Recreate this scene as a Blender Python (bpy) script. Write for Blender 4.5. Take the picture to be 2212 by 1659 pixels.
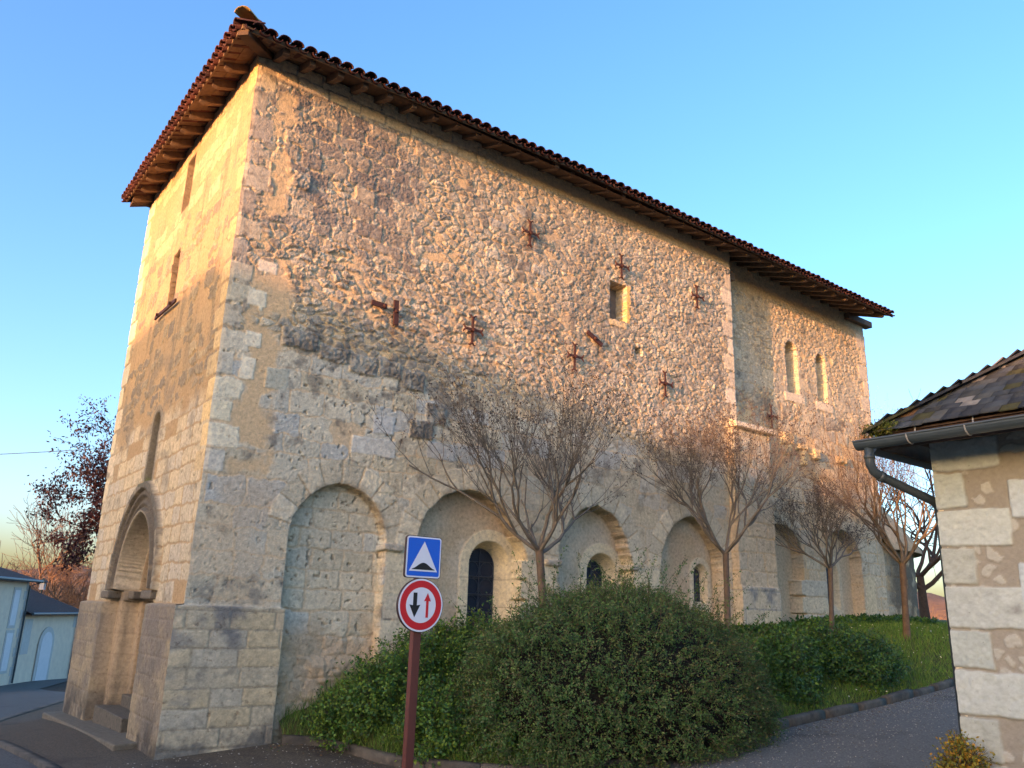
import bpy, math, random
import numpy as np
for o in list(bpy.data.objects): bpy.data.objects.remove(o)
scene = bpy.context.scene
COL = scene.collection
R = math.radians
# ------------------------------------------------------------------ camera, sky, sun, exposure
CAM = np.array([-2.85, -10.02, 1.65])
def set_camera():
    yaw, pit, rol = R(53.3), R(15.85), R(1.87)
    f = np.array([math.cos(pit)*math.cos(yaw), math.cos(pit)*math.sin(yaw), math.sin(pit)])
    r = np.array([math.sin(yaw), -math.cos(yaw), 0]); u = np.cross(r, f)
    c, s = math.cos(rol), math.sin(rol)
    r2 = c*r + s*u; u2 = -s*r + c*u
    cam = bpy.data.cameras.new('camera'); co = bpy.data.objects.new('camera', cam); COL.objects.link(co)
    from mathutils import Matrix
    co.matrix_world = Matrix(((r2[0], u2[0], -f[0], CAM[0]), (r2[1], u2[1], -f[1], CAM[1]), (r2[2], u2[2], -f[2], CAM[2]), (0, 0, 0, 1)))
    cam.sensor_fit = 'HORIZONTAL'; cam.sensor_width = 36.0
    cam.lens = 36.0*1750/2212
    cam.clip_start = .05; cam.clip_end = 3000
    scene.camera = co
set_camera()
SUN_EL, SUN_AZ = 4.2, 12.5       # elevation; heading of the light measured from +X towards +Y
world = bpy.data.worlds.new('World'); scene.world = world; world.use_nodes = True
wn = world.node_tree.nodes; wl = world.node_tree.links
sky = wn.new('ShaderNodeTexSky'); sky.sky_type = 'NISHITA'; sky.sun_disc = False
sky.sun_elevation = R(SUN_EL)
sd = (-math.cos(R(SUN_AZ)), -math.sin(R(SUN_AZ)))        # towards the sun
sky.sun_rotation = math.atan2(sd[0], sd[1])
sky.altitude = 100; sky.air_density = 0.8; sky.dust_density = 3.2; sky.ozone_density = 1.8
hsv = wn.new('ShaderNodeHueSaturation'); hsv.inputs['Hue'].default_value = .5; hsv.inputs['Saturation'].default_value = 1.18
wl.new(sky.outputs[0], hsv.inputs['Color'])
tn = wn.new('ShaderNodeMix'); tn.data_type = 'RGBA'; tn.blend_type = 'MULTIPLY'; tn.inputs['Factor'].default_value = 1.0
tn.inputs['B'].default_value = (1.0, .91, .985, 1)          # trims the green of the sky model
wl.new(hsv.outputs[0], tn.inputs['A']); wl.new(tn.outputs['Result'], wn['Background'].inputs['Color'])
wn['Background'].inputs['Strength'].default_value = 0.15
sl = bpy.data.lights.new('sun', 'SUN'); sl.energy = 1.2; sl.angle = R(0.6); sl.color = (1.0, .45, .235)
so = bpy.data.objects.new('sun', sl); COL.objects.link(so)
from mathutils import Vector
so.rotation_euler = Vector((-sd[0]*math.cos(R(SUN_EL)), -sd[1]*math.cos(R(SUN_EL)), -math.sin(R(SUN_EL)))).to_track_quat('-Z', 'Y').to_euler()
so.location = (-20, -10, 30)
vs = scene.view_settings
vs.view_transform = 'Standard'; vs.look = 'None'; vs.gamma = 1; vs.use_curve_mapping = False
vs.exposure = 2.87

# ------------------------------------------------------------------ numpy noise
def hsh(ix, iy, s=0):
    n = (ix.astype(np.int64)*374761393 + iy.astype(np.int64)*668265263 + int(s)*974711) & 0xffffffff
    n = ((n ^ (n >> 13))*1274126177) & 0xffffffff
    n = ((n ^ (n >> 15))*2246822519) & 0xffffffff
    n = n ^ (n >> 16)
    return (n & 0xffffff)/float(0xffffff)
def vno(x, y, s):
    ix = np.floor(x); iy = np.floor(y); fx = x-ix; fy = y-iy
    fx = fx*fx*(3-2*fx); fy = fy*fy*(3-2*fy)
    a = hsh(ix, iy, s); b = hsh(ix+1, iy, s); c = hsh(ix, iy+1, s); d = hsh(ix+1, iy+1, s)
    return (a*(1-fx)+b*fx)*(1-fy) + (c*(1-fx)+d*fx)*fy
def fbm(x, y, s, scale=1., octv=4, gain=.5):
    t = 0; a = 1; n = 0; x = x/scale; y = y/scale
    for i in range(octv):
        t = t + a*vno(x, y, s+i*17); n += a; a *= gain; x = x*2.03+11.3; y = y*2.03+5.7
    return t/n
def ss(a, b, x):
    t = np.clip((x-a)/(b-a), 0, 1); return t*t*(3-2*t)
def mix3(c, d, m): return c*(1-m[..., None]) + np.asarray(d)*m[..., None]

# ------------------------------------------------------------------ mesh helpers
def new_obj(name, me, m=None, parent=None):
    o = bpy.data.objects.new(name, me); COL.objects.link(o)
    if m: me.materials.append(m)
    if parent: o.parent = parent; o.matrix_parent_inverse = parent.matrix_world.inverted()
    return o
def np_mesh(name, V, F, m=None, parent=None, col=None, smooth=False):
    """V (n,3); F (k,3) or (k,4) int array; col per-vertex rgb"""
    V = np.asarray(V, np.float32); F = np.asarray(F, np.int32); k = F.shape[1]
    me = bpy.data.meshes.new(name)
    me.vertices.add(len(V)); me.vertices.foreach_set('co', V.ravel())
    me.loops.add(F.size); me.loops.foreach_set('vertex_index', F.ravel())
    me.polygons.add(len(F))
    me.polygons.foreach_set('loop_start', np.arange(0, F.size, k, dtype=np.int32))
    me.polygons.foreach_set('loop_total', np.full(len(F), k, np.int32))
    if smooth: me.polygons.foreach_set('use_smooth', np.ones(len(F), bool))
    me.update(calc_edges=True)
    if col is not None:
        a = me.attributes.new('Tint', 'FLOAT_COLOR', 'POINT')
        c4 = np.ones((len(V), 4), np.float32); c4[:, :3] = col
        a.data.foreach_set('color', c4.ravel())
    me.validate()
    return new_obj(name, me, m, parent)
class MB:
    def __init__(s): s.v = []; s.f = []; s.c = []
    def add(s, vs, fs, col=None):
        b = len(s.v); s.v += [tuple(map(float, p)) for p in vs]; s.f += [tuple(int(i)+b for i in f) for f in fs]
        s.c += [col if col is not None else (1, 1, 1)]*len(vs)
    def box(s, c, X, Y, Z, col=None):
        c, X, Y, Z = (np.asarray(q, float) for q in (c, X, Y, Z))
        vs = [c+sx*X+sy*Y+sz*Z for sz in (-1, 1) for sy in (-1, 1) for sx in (-1, 1)]
        s.add(vs, [(0, 2, 3, 1), (4, 5, 7, 6), (0, 1, 5, 4), (2, 6, 7, 3), (0, 4, 6, 2), (1, 3, 7, 5)], col)
    def abox(s, x0, x1, y0, y1, z0, z1, col=None):
        s.box(((x0+x1)/2, (y0+y1)/2, (z0+z1)/2), ((x1-x0)/2, 0, 0), (0, (y1-y0)/2, 0), (0, 0, (z1-z0)/2), col)
    def tube(s, pts, rad, n=6, col=None, cap=True):
        pts = [np.asarray(p, float) for p in pts]
        if not hasattr(rad, '__len__'): rad = [rad]*len(pts)
        vs = []; fs = []
        up = np.array([.31, .17, .93])
        for i, p in enumerate(pts):
            t = pts[min(i+1, len(pts)-1)]-pts[max(i-1, 0)]; t = t/(np.linalg.norm(t)+1e-9)
            a = np.cross(t, up); a /= np.linalg.norm(a)+1e-9; b = np.cross(t, a)
            for k in range(n):
                th = 2*math.pi*k/n; vs.append(p+rad[i]*(math.cos(th)*a+math.sin(th)*b))
        for i in range(len(pts)-1):
            for k in range(n):
                fs.append((i*n+k, i*n+(k+1) % n, (i+1)*n+(k+1) % n, (i+1)*n+k))
        if cap: fs.append(tuple(range(n-1, -1, -1))); fs.append(tuple((len(pts)-1)*n+k for k in range(n)))
        s.add(vs, fs, col)
    def prism(s, poly, ext, col=None):
        poly = [np.asarray(p, float) for p in poly]; ext = np.asarray(ext, float); n = len(poly)
        s.add(poly+[p+ext for p in poly], [tuple(range(n-1, -1, -1)), tuple(range(n, 2*n))]+[(i, (i+1) % n, n+(i+1) % n, n+i) for i in range(n)], col)
    def build(s, name, m=None, parent=None, smooth=False, bevel=0):
        me = bpy.data.meshes.new(name); me.from_pydata(s.v, [], s.f); me.validate()
        a = me.attributes.new('Tint', 'FLOAT_COLOR', 'POINT')
        c4 = np.ones((len(s.v), 4), np.float32); c4[:, :3] = np.array(s.c); a.data.foreach_set('color', c4.ravel())
        if smooth: me.polygons.foreach_set('use_smooth', np.ones(len(me.polygons), bool))
        o = new_obj(name, me, m, parent)
        import bmesh
        bm = bmesh.new(); bm.from_mesh(me); bmesh.ops.recalc_face_normals(bm, faces=bm.faces); bm.to_mesh(me); bm.free()
        if bevel:
            md = o.modifiers.new('bevel', 'BEVEL'); md.width = bevel; md.segments = 2; md.limit_method = 'ANGLE'
        return o
def thing(name, label, cat, loc=(0, 0, 0), group=None):
    o = bpy.data.objects.new(name, None); COL.objects.link(o); o.location = loc
    o.empty_display_size = .2
    bpy.context.view_layer.update()
    return tag(o, label, cat, group)
def tag(o, label, cat, group=None, kind=None):
    o['label'] = label; o['category'] = cat
    if group: o['group'] = group
    if kind: o['kind'] = kind
    return o
def structure(o, kind='structure'): o['kind'] = kind; return o

# ------------------------------------------------------------------ materials
def mat(name, c1, c2=None, scale=8., rough=.85, bump=0., bscale=40., bdist=.01, tint=False, metal=0., detail=6., spec=.3, stretch=None, c3=None, s3=1.5, m3=(.55, .7), transl=0, c3mul=False):
    m = bpy.data.materials.new(name); m.use_nodes = True
    n = m.node_tree.nodes; l = m.node_tree.links; p = n['Principled BSDF']
    p.inputs['Roughness'].default_value = rough; p.inputs['Metallic'].default_value = metal
    p.inputs['Specular IOR Level'].default_value = spec
    tc = n.new('ShaderNodeTexCoord'); vec = tc.outputs['Object']
    if stretch:
        mp = n.new('ShaderNodeMapping'); mp.inputs['Scale'].default_value = stretch; l.new(vec, mp.inputs[0]); vec = mp.outputs[0]
    def noise(sc, dt=detail):
        t = n.new('ShaderNodeTexNoise'); t.inputs['Scale'].default_value = sc; t.inputs['Detail'].default_value = dt; t.inputs['Roughness'].default_value = .62
        l.new(vec, t.inputs['Vector']); return t.outputs['Fac']
    def rng(src, a, b):
        q = n.new('ShaderNodeMapRange'); q.inputs['From Min'].default_value = a; q.inputs['From Max'].default_value = b; l.new(src, q.inputs['Value']); return q.outputs['Result']
    def mixc(f, a, b, mode='MIX'):
        q = n.new('ShaderNodeMix'); q.data_type = 'RGBA'; q.blend_type = mode
        if isinstance(f, float): q.inputs['Factor'].default_value = f
        else: l.new(f, q.inputs['Factor'])
        for s, v in ((q.inputs['A'], a), (q.inputs['B'], b)):
            if isinstance(v, tuple): s.default_value = (*v, 1)
            else: l.new(v, s)
        return q.outputs['Result']
    if c2 is None: c2 = tuple(x*.8 for x in c1)
    col = mixc(rng(noise(scale), .3, .7), tuple(c1), tuple(c2))
    if c3: col = mixc(rng(noise(s3), *m3), col, tuple(c3)) if not c3mul else mixc(rng(noise(s3), *m3), col, mixc(1.0, col, tuple(c3), 'MULTIPLY'))
    if tint:
        a = n.new('ShaderNodeAttribute'); a.attribute_name = 'Tint'
        col = mixc(1.0, a.outputs['Color'], col, 'MULTIPLY')
    l.new(col, p.inputs['Base Color'])
    if bump:
        b = n.new('ShaderNodeBump'); b.inputs['Strength'].default_value = bump; b.inputs['Distance'].default_value = bdist
        l.new(noise(bscale, 8.), b.inputs['Height']); l.new(b.outputs[0], p.inputs['Normal'])
    if transl:
        t = n.new('ShaderNodeBsdfTranslucent'); l.new(col, t.inputs['Color'])
        mx = n.new('ShaderNodeMixShader'); mx.inputs[0].default_value = transl
        l.new(p.outputs[0], mx.inputs[1]); l.new(t.outputs[0], mx.inputs[2]); l.new(mx.outputs[0], n['Material Output'].inputs['Surface'])
    return m
M = {}
M['masonry'] = mat('weathered_limestone', (1.64, 1.58, 1.34), (1.04, 1.0, .87), 20., .92, .8, 48., .014, tint=True, spec=.15, c3=(.62, .58, .56), s3=13., m3=(.60, .70), c3mul=True)
M['masonry_smooth'] = mat('dressed_block_masonry', (1.42, 1.38, 1.25), (1.18, 1.14, 1.02), 24., .92, .45, 60., .008, tint=True, spec=.15, c3=(.72, .70, .68), s3=22., m3=(.66, .72), c3mul=True)
M['tile'] = mat('terracotta_tile', (1.25, 1.2, 1.15), (.7, .7, .7), 9., .85, .4, 60., .006, tint=True, spec=.2)
M['wood'] = mat('old_timber', (.20, .135, .085), (.105, .07, .046), 4., .85, .5, 30., .006, stretch=(3, 3, 3))
M['wood_dark'] = mat('dark_timber', (.13, .08, .048), (.06, .038, .024), 5., .85, .5, 30., .006)
M['iron'] = mat('rusty_iron', (.095, .038, .026), (.055, .026, .02), 18., .75, .4, 80., .003)
M['iron_dark'] = mat('dark_rusted_iron', (.075, .032, .024), (.05, .024, .02), 18., .75, .4, 80., .003)
M['glass'] = mat('leaded_glass', (.012, .022, .045), (.02, .032, .055), 20., .35, .25, 25., .004, spec=.25)
M['lead'] = mat('window_grille', (.07, .085, .11), (.05, .06, .075), 20., .5)
M['cream'] = mat('dressed_cream_stone', (.54, .47, .34), (.44, .38, .28), 5., .9, .5, 40., .006)
M['door_wood'] = mat('door_timber', (.12, .07, .035), (.07, .042, .025), 5., .7, .4, 30., .004)
M['asphalt'] = mat('asphalt', (.16, .16, .145), (.066, .068, .063), 45., .85, 1., 90., .02, c3=(.095, .09, .085), s3=1.3)
M['path_asphalt'] = mat('worn_path_asphalt', (.25, .25, .215), (.093, .097, .088), 42., .85, 1., 90., .02, c3=(.085, .08, .07), s3=.7)
M['pavement'] = mat('brown_gravel_paving', (.17, .135, .09), (.062, .052, .037), 45., .9, 1., 90., .02, c3=(.05, .042, .036), s3=.8)
M['earth'] = mat('bare_earth', (.085, .062, .042), (.045, .034, .024), 12., .95, 1., 30., .03)
M['kerb'] = mat('mossy_concrete_kerb', (.15, .128, .095), (.085, .075, .058), 9., .9, .8, 60., .008, c3=(.045, .042, .035), s3=2.2, m3=(.48, .66))
M['lawn'] = mat('lawn_soil', (.075, .095, .022), (.05, .065, .016), 6., .95, 1., 60., .03, c3=(.11, .105, .035), s3=1.2)
M['leaf'] = mat('leaf', (1.95, 1.95, 1.6), (1.4, 1.38, 1.15), 3., .55, tint=True, spec=.35, transl=.25)
M['leaf_matte'] = mat('small_matte_leaf', (2.1, 2.05, 1.65), (1.5, 1.42, 1.15), 3., .7, tint=True, spec=.2, transl=.15)
M['bark'] = mat('pale_bark', (.17, .125, .09), (.10, .075, .055), 9., .9, .6, 40., .006, tint=True)
M['twig'] = mat('twig_bark', (.19, .165, .13), (.115, .10, .08), 9., .9, tint=True)
M['seed'] = mat('dry_seed_heads', (.10, .075, .06), (.06, .045, .038), 9., .9)
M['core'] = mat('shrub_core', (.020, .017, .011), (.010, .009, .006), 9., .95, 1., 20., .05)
M['gutter'] = mat('zinc_grey_gutter', (.060, .082, .095), (.045, .064, .076), 6., .42, spec=.5, metal=.1)
M['pipe'] = mat('dark_grey_downpipe', (.045, .062, .07), (.035, .05, .056), 6., .45, spec=.5)
M['slate'] = mat('lichened_slate', (1.1, 1.1, 1.1), (.7, .7, .75), 14., .75, .8, 50., .006, tint=True)
M['render'] = mat('pale_lime_render', (.78, .64, .46), (.66, .54, .40), 3., .92, .5, 50., .005)
M['white_stone'] = mat('white_dressed_stone', (.55, .53, .48), (.47, .45, .40), 6., .9, .4, 40., .004)
M['paint_white'] = mat('pale_blue_white_paint', (.70, .68, .66), (.62, .61, .60), 5., .6)
M['roof_brown'] = mat('brown_roof_tiles', (.085, .052, .040), (.045, .030, .026), 7., .85, .9, 12., .05, tint=True)
M['hill'] = mat('winter_woodland_hill', (.26, .155, .09), (.16, .10, .06), .08, .95, 1., .4, 1.5)
M['cable'] = mat('black_cable', (.05, .05, .05), None, 5., .6)
M['pole'] = mat('brown_pole_paint', (.13, .036, .024), (.115, .033, .022), 12., .45, spec=.5)
M['sign_white'] = mat('reflective_white', (.78, .80, .84), (.75, .77, .81), 8., .35, spec=.5)
M['sign_red'] = mat('reflective_red', (.62, .012, .022), (.58, .012, .02), 8., .35, spec=.5)
M['sign_blue'] = mat('reflective_blue', (.008, .13, .68), (.008, .12, .63), 8., .35, spec=.5)
M['sign_black'] = mat('sign_black', (.012, .012, .013), None, 8., .4, spec=.5)
M['sign_back'] = mat('brown_sign_rim', (.055, .026, .022), None, 8., .5)
M['lamp_metal'] = mat('lantern_metal', (.03, .045, .04), None, 8., .5)
M['lamp_glass'] = mat('lantern_glass', (.5, .5, .5), None, 8., .3)

# ------------------------------------------------------------------ masonry layout (numpy)
def rows(U, V, s, hmin, hmax, wmin, wmax, v0=-1., v1=11., round_=.02, jitter=.0):
    """coursed stones: returns id (0..1 random), sdf (negative inside), row id"""
    rg = np.random.default_rng(s)
    edges = [v0]
    while edges[-1] < v1: edges.append(edges[-1]+rg.uniform(hmin, hmax))
    edges = np.array(edges)
    r = np.clip(np.searchsorted(edges, V, side='right')-1, 0, len(edges)-2)
    vc = (edges[r]+edges[r+1])/2; hh = (edges[r+1]-edges[r])/2
    ident = np.zeros(U.shape); sdf = np.full(U.shape, 9.)
    umin, umax = U.min()-1, U.max()+1
    for k in np.unique(r):
        m = r == k
        e = [umin-rg.uniform(0, wmax)]
        while e[-1] < umax: e.append(e[-1]+rg.uniform(wmin, wmax))
        e = np.array(e); u = U[m]
        j = np.clip(np.searchsorted(e, u, side='right')-1, 0, len(e)-2)
        hw = (e[j+1]-e[j])/2; uc = (e[j]+e[j+1])/2
        sh = 1-jitter*hsh(j, np.full(j.shape, k), s+3)
        qx = np.abs(u-uc)-(hw*sh-round_); qy = np.abs(V[m]-vc[m])-(hh[m]*sh-round_)
        sdf[m] = np.hypot(np.maximum(qx, 0), np.maximum(qy, 0))+np.minimum(np.maximum(qx, qy), 0)-round_
        ident[m] = hsh(j, np.full(j.shape, k), s)
    return ident, sdf, r
def worley(U, V, s, sx, sy, jit=.9):
    x = U/sx; y = V/sy; x = x+(np.floor(y) % 2)*.5
    ix = np.floor(x); iy = np.floor(y)
    f1 = np.full(U.shape, 9.); f2 = np.full(U.shape, 9.); idn = np.zeros(U.shape)
    for dy in (-1, 0, 1):
        for dx in (-2, -1, 0, 1, 2):
            cy = iy+dy; off = ((cy % 2)-(iy % 2))*.5
            cx = ix+dx
            px = cx+.5-off*0+jit*(hsh(cx, cy, s)-.5); py = cy+.5+jit*(hsh(cx, cy, s+7)-.5)
            # undo the row stagger for neighbours
            d = np.hypot((x-off*0-px)+((iy % 2)-(cy % 2))*-.5*1.0, y-py)
            idv = hsh(cx, cy, s+13)
            n = d < f1
            f2 = np.where(n, f1, np.minimum(f2, d)); idn = np.where(n, idv, idn); f1 = np.where(n, d, f1)
    return f1, f2, idn
def ramp(idv, cols):
    cols = np.array(cols); t = idv*(len(cols)-1e-6); i = t.astype(int); return cols[i]

MORTAR = (.49, .37, .235)
class Wall:
    """heightfield wall: H = outward relief in metres, C = albedo"""
    def __init__(s, us, vs, seed):
        s.us, s.vs, s.seed = us, vs, seed
        s.U, s.V = np.meshgrid(us, vs)
        U, V = s.U, s.V
        s.wu = (fbm(U, V, seed+1, .16, 3)-.5); s.wv = (fbm(U, V, seed+2, .16, 3)-.5)
        s.n1 = fbm(U, V, seed+3, .07, 4, .6); s.n2 = fbm(U, V, seed+4, .9, 5); s.n3 = fbm(U, V, seed+5, .035, 3, .6)
        s.big = fbm(U, V, seed+6, 2.4, 4)
        s.H = (s.n1-.5)*.012+(fbm(U, V, seed+8, .5, 3)-.5)*.02
        s.C = np.ones(U.shape+(3,))*np.array(MORTAR)*(.86+.28*s.n2)[..., None]
        s.C = mix3(s.C, (.40, .32, .23), ss(.45, .7, fbm(U, V, seed+9, .5, 4)))
    def rubble(s, mask, sx, sy, seed, keep=.9, relief=.035, cols=None, dark=.3, thr=.10, crag=.03):
        U, V = s.U+s.wu*.08, s.V+s.wv*.06
        f1, f2, idn = worley(U, V, seed, sx, sy)
        has = (idn*7.13 % 1) < keep
        edge = f2-f1+(s.n3-.5)*.18
        st = ss(thr, thr+.075, edge)*has*mask
        s.H = s.H-.008*ss(thr-.16, thr-.02, edge)*(1-st)*has*mask
        prom = .35+1.1*((idn*3.77) % 1)
        crag_n = np.abs(fbm(s.U, s.V, seed+21, .038, 4, .7)-.5)*2
        h = relief*prom*(.72+.28*ss(thr, thr+.45, edge))+crag*(crag_n-.3)*prom
        s.H = s.H*(1-st)+(s.H*.3+h)*st
        c = ramp((idn*5.31) % 1, cols or [(.49, .44, .36), (.42, .385, .325), (.35, .33, .295), (.52, .475, .39), (.40, .375, .34), (.46, .40, .31)])
        c = c*(.52+1.15*np.clip(crag_n, 0, .8)+.25*s.n1)[..., None]
        dk = ss(.62-dark, .82-dark*.6, fbm(s.U, s.V, seed+31, .12, 4, .6)*.6+s.n2*.4)
        c = mix3(c, (.115, .10, .092), dk*.75*ss(.1, .5, crag_n+.25))
        s.C = mix3(s.C, 0, st)+c*st[..., None]
    def ashlar(s, mask, seed, h=(.26, .34), w=(.35, .62), gap=.012, relief=.010, crag=.006, cols=None, dark=.25, warp=.05, lost=.0, rnd=.03, jit=0., darkcol=(.10, .09, .085), amt=.8, pit=.0):
        U, V = s.U+s.wu*warp, s.V+s.wv*warp
        idn, sd, r = rows(U, V, seed, h[0], h[1], w[0], w[1], round_=rnd, jitter=jit)
        sd = sd+(s.n1-.5)*.018+(s.n3-.5)*.014
        has = ((idn*9.7) % 1) >= lost
        st = ss(0, .016, -sd-gap)*mask*has
        crag_n = np.abs(fbm(s.U, s.V, seed+21, .038, 4, .7)-.5)*2
        prom = .4+1.2*((idn*3.77) % 1)
        hh = relief*prom+crag*(crag_n-.3)*(.3+1.4*((idn*6.1) % 1))
        if pit:
            pz = ss(.70, .80, fbm(s.U, s.V, seed+41, .06, 3, .5)); hh = hh-pit*pz
        s.H = s.H*(1-st)+(s.H*.3+hh)*st
        c = ramp((idn*5.31) % 1, cols or [(.53, .48, .385), (.47, .44, .375), (.55, .505, .42), (.50, .445, .345), (.44, .425, .39), (.52, .455, .345)])
        c = c*(1+min(crag*26, .7)*(np.clip(crag_n, 0, .8)*1.15-.42))[..., None]*(.82+.36*s.n1)[..., None]*(.9+.2*s.n2)[..., None]
        if pit: c = mix3(c, (.16, .13, .10), pz*.7)
        dk = ss(.66-dark, .86-dark*.7, fbm(s.U, s.V, seed+31, .18, 5, .62)*.65+s.n2*.35+.12*((idn*2.3) % 1)-.06)
        c = mix3(c, darkcol, dk*amt)
        s.C = mix3(s.C, 0, st)+c*st[..., None]
    def block(s, u0, u1, v0, v1, col, relief=.014, dark=0., rough=.004, gapm=.0):
        U, V = s.U+s.wu*.035, s.V+s.wv*.035
        uc, vc = (u0+u1)/2, (v0+v1)/2
        qx = np.abs(U-uc)-((u1-u0)/2-.02); qy = np.abs(V-vc)-((v1-v0)/2-.02)
        sd = np.hypot(np.maximum(qx, 0), np.maximum(qy, 0))+np.minimum(np.maximum(qx, qy), 0)-.02+(s.n1-.5)*.012
        st = ss(0, .014, -sd)
        s.H = s.H*(1-st)+(relief+rough*(s.n3-.5)*2)*st
        c = np.asarray(col)*(.85+.3*s.n1)[..., None]
        if dark: c = mix3(c, (.12, .11, .105), ss(.75-dark, 1.-dark, fbm(s.U, s.V, int(u0*100+v0*977) % 9999, .14, 4))*.75)
        s.C = mix3(s.C, 0, st)+c*st[..., None]
    def wash(s, mask, col, amt=1., smooth=.0):
        m = np.clip(mask*amt, 0, 1)
        s.C = mix3(s.C, np.asarray(col), m)
        if smooth: s.H = s.H*(1-mask*smooth)
    def stain(s, mask, seed, col=(.11, .10, .095), sc=.2, a=.45, b=.7, amt=.8):
        s.C = mix3(s.C, col, ss(a, b, fbm(s.U, s.V, seed, sc, 5, .6))*mask*amt)
    def shadein(s, u0, u1, v0, v1, soft=.1):
        wu = s.wu*.3; wv = s.wv*.3
        return ss(u0-soft, u0+soft, s.U+wu)*(1-ss(u1-soft, u1+soft, s.U+wu))*ss(v0-soft, v0+soft, s.V+wv)*(1-ss(v1-soft, v1+soft, s.V+wv))
    def faces(s):
        n, m = s.U.shape; i = np.arange(n*m).reshape(n, m)
        return np.stack([i[:-1, :-1], i[:-1, 1:], i[1:, 1:], i[1:, :-1]], -1).reshape(-1, 4)
def arch_sd(U, V, uc, w, spring, pointed=0., foot=-5.):
    """signed distance inside (positive inside) of an arched opening"""
    r = w+pointed
    up = np.minimum(r-np.hypot(U-(uc+pointed), V-spring), r-np.hypot(U-(uc-pointed), V-spring))
    lo = np.minimum(w-np.abs(U-uc), V-foot)
    return np.where(V > spring, np.minimum(up, 9), lo)

# ------------------------------------------------------------------ ground height (thin plate spline)
GP = np.array([(0, 0, 0), (1.25, -.05, .08), (0, 5.6, -.17), (-1.1, .24, -.04), (-1.3, 2.4, -.06), (-.87, 6.15, -.26), (.97, 10.9, -.45), (2.05, -1.5, .0), (3.7, -3.2, .09), (6.2, -3.0, .24), (10.85, -2.6, .5), (13, -2.4, .65),
    (2.27, 34.2, -2.1), (4.1, 37.7, -2.2), (6.4, 42, -2.45), (-8, 30, -2.0), (-2.85, -10, .0), (4.83, -6.4, .2), (4.83, -10, .15), (10, -6, .45), (-14, -6, 0), (-14, 12, -.5), (-30, -10, -.2), (-30, 25, -1.), (-60, 0, -.5), (0, -40, .3), (30, -10, 1.2), (30, 3, 1.8), (22, -2, 1.35), (17, 10, .6), (15, 25, -1.2), (30, 30, 0), (60, 60, 0), (10, 70, -3), (-60, 60, -3), (60, -60, 1), (-60, -60, 0), (1.5, -5, .03), (8, 12, -.2)], float)
def tps_fit(P):
    n = len(P); d2 = ((P[:, None, :2]-P[None, :, :2])**2).sum(-1); K = .5*d2*np.log(d2+1e-9)
    A = np.zeros((n+3, n+3)); A[:n, :n] = K+np.eye(n)*.02; A[:n, n] = 1; A[:n, n+1:] = P[:, :2]; A[n, :n] = 1; A[n+1:, :n] = P[:, :2].T
    return np.linalg.solve(A, np.concatenate([P[:, 2], [0, 0, 0]]))
GW = tps_fit(GP)
def G(x, y):
    x = np.asarray(x, float); y = np.asarray(y, float); sh = np.broadcast(x, y).shape
    q = np.stack(np.broadcast_arrays(x, y), -1).reshape(-1, 2)
    d2 = ((q[:, None]-GP[None, :, :2])**2).sum(-1)
    z = (.5*d2*np.log(d2+1e-9))@GW[:-3]+GW[-3]+q@GW[-2:]
    return z.reshape(sh)
def grid_mesh(name, xs, ys, m, dz=0., keep=None):
    X, Y = np.meshgrid(xs, ys); r = np.hypot(X-5, Y-10)
    Z = G(X, Y); far = ss(45, 75, r); Z = Z*(1-far)+(-1.5)*far+dz
    n, k = X.shape; i = np.arange(n*k).reshape(n, k)
    F = np.stack([i[:-1, :-1], i[:-1, 1:], i[1:, 1:], i[1:, :-1]], -1).reshape(-1, 4)
    if keep is not None: F = F[keep(X, Y)[:-1, :-1].ravel()]
    return np_mesh(name, np.stack([X, Y, Z], -1).reshape(-1, 3), F, m, smooth=True)
def axis(segs):
    a = [segs[0][0]]
    for x0, x1, st in segs: a += list(np.arange(x0, x1, st)[1:])+[x1]
    return np.array(a)
gx = axis([(-900, -100, 80), (-100, -14, 4), (-14, 24, .5), (24, 100, 4), (100, 900, 80)])
gy = axis([(-900, -100, 80), (-100, -14, 4), (-14, 45, .5), (45, 110, 4), (110, 900, 80)])
structure(grid_mesh('ground', gx, gy, M['earth'], -.06))
def ruled(name, A, B, m, nsub=8, dz=0., zf=None, n=60, smooth=True):
    """strip between two polylines (resampled) draped on the ground"""
    def rs(P):
        P = np.array(P, float); d = np.r_[0, np.cumsum(np.hypot(*(P[1:, :2]-P[:-1, :2]).T))]; t = np.linspace(0, d[-1], n)
        return np.stack([np.interp(t, d, P[:, k]) for k in range(P.shape[1])], -1)
    A, B = rs(A), rs(B); s = np.linspace(0, 1, nsub)[None, :, None]
    XY = A[:, None, :2]*(1-s)+B[:, None, :2]*s
    Z = (zf(XY[..., 0], XY[..., 1]) if zf else G(XY[..., 0], XY[..., 1]))+dz
    V = np.concatenate([XY, Z[..., None]], -1).reshape(-1, 3); i = np.arange(n*nsub).reshape(n, nsub)
    F = np.stack([i[:-1, :-1], i[1:, :-1], i[1:, 1:], i[:-1, 1:]], -1).reshape(-1, 4)
    # face up
    nn = np.cross(V[F[0, 1]]-V[F[0, 0]], V[F[0, 2]]-V[F[0, 0]])
    if nn[2] < 0: F = F[:, ::-1]
    return np_mesh(name, V, F, m, smooth=smooth)
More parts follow.
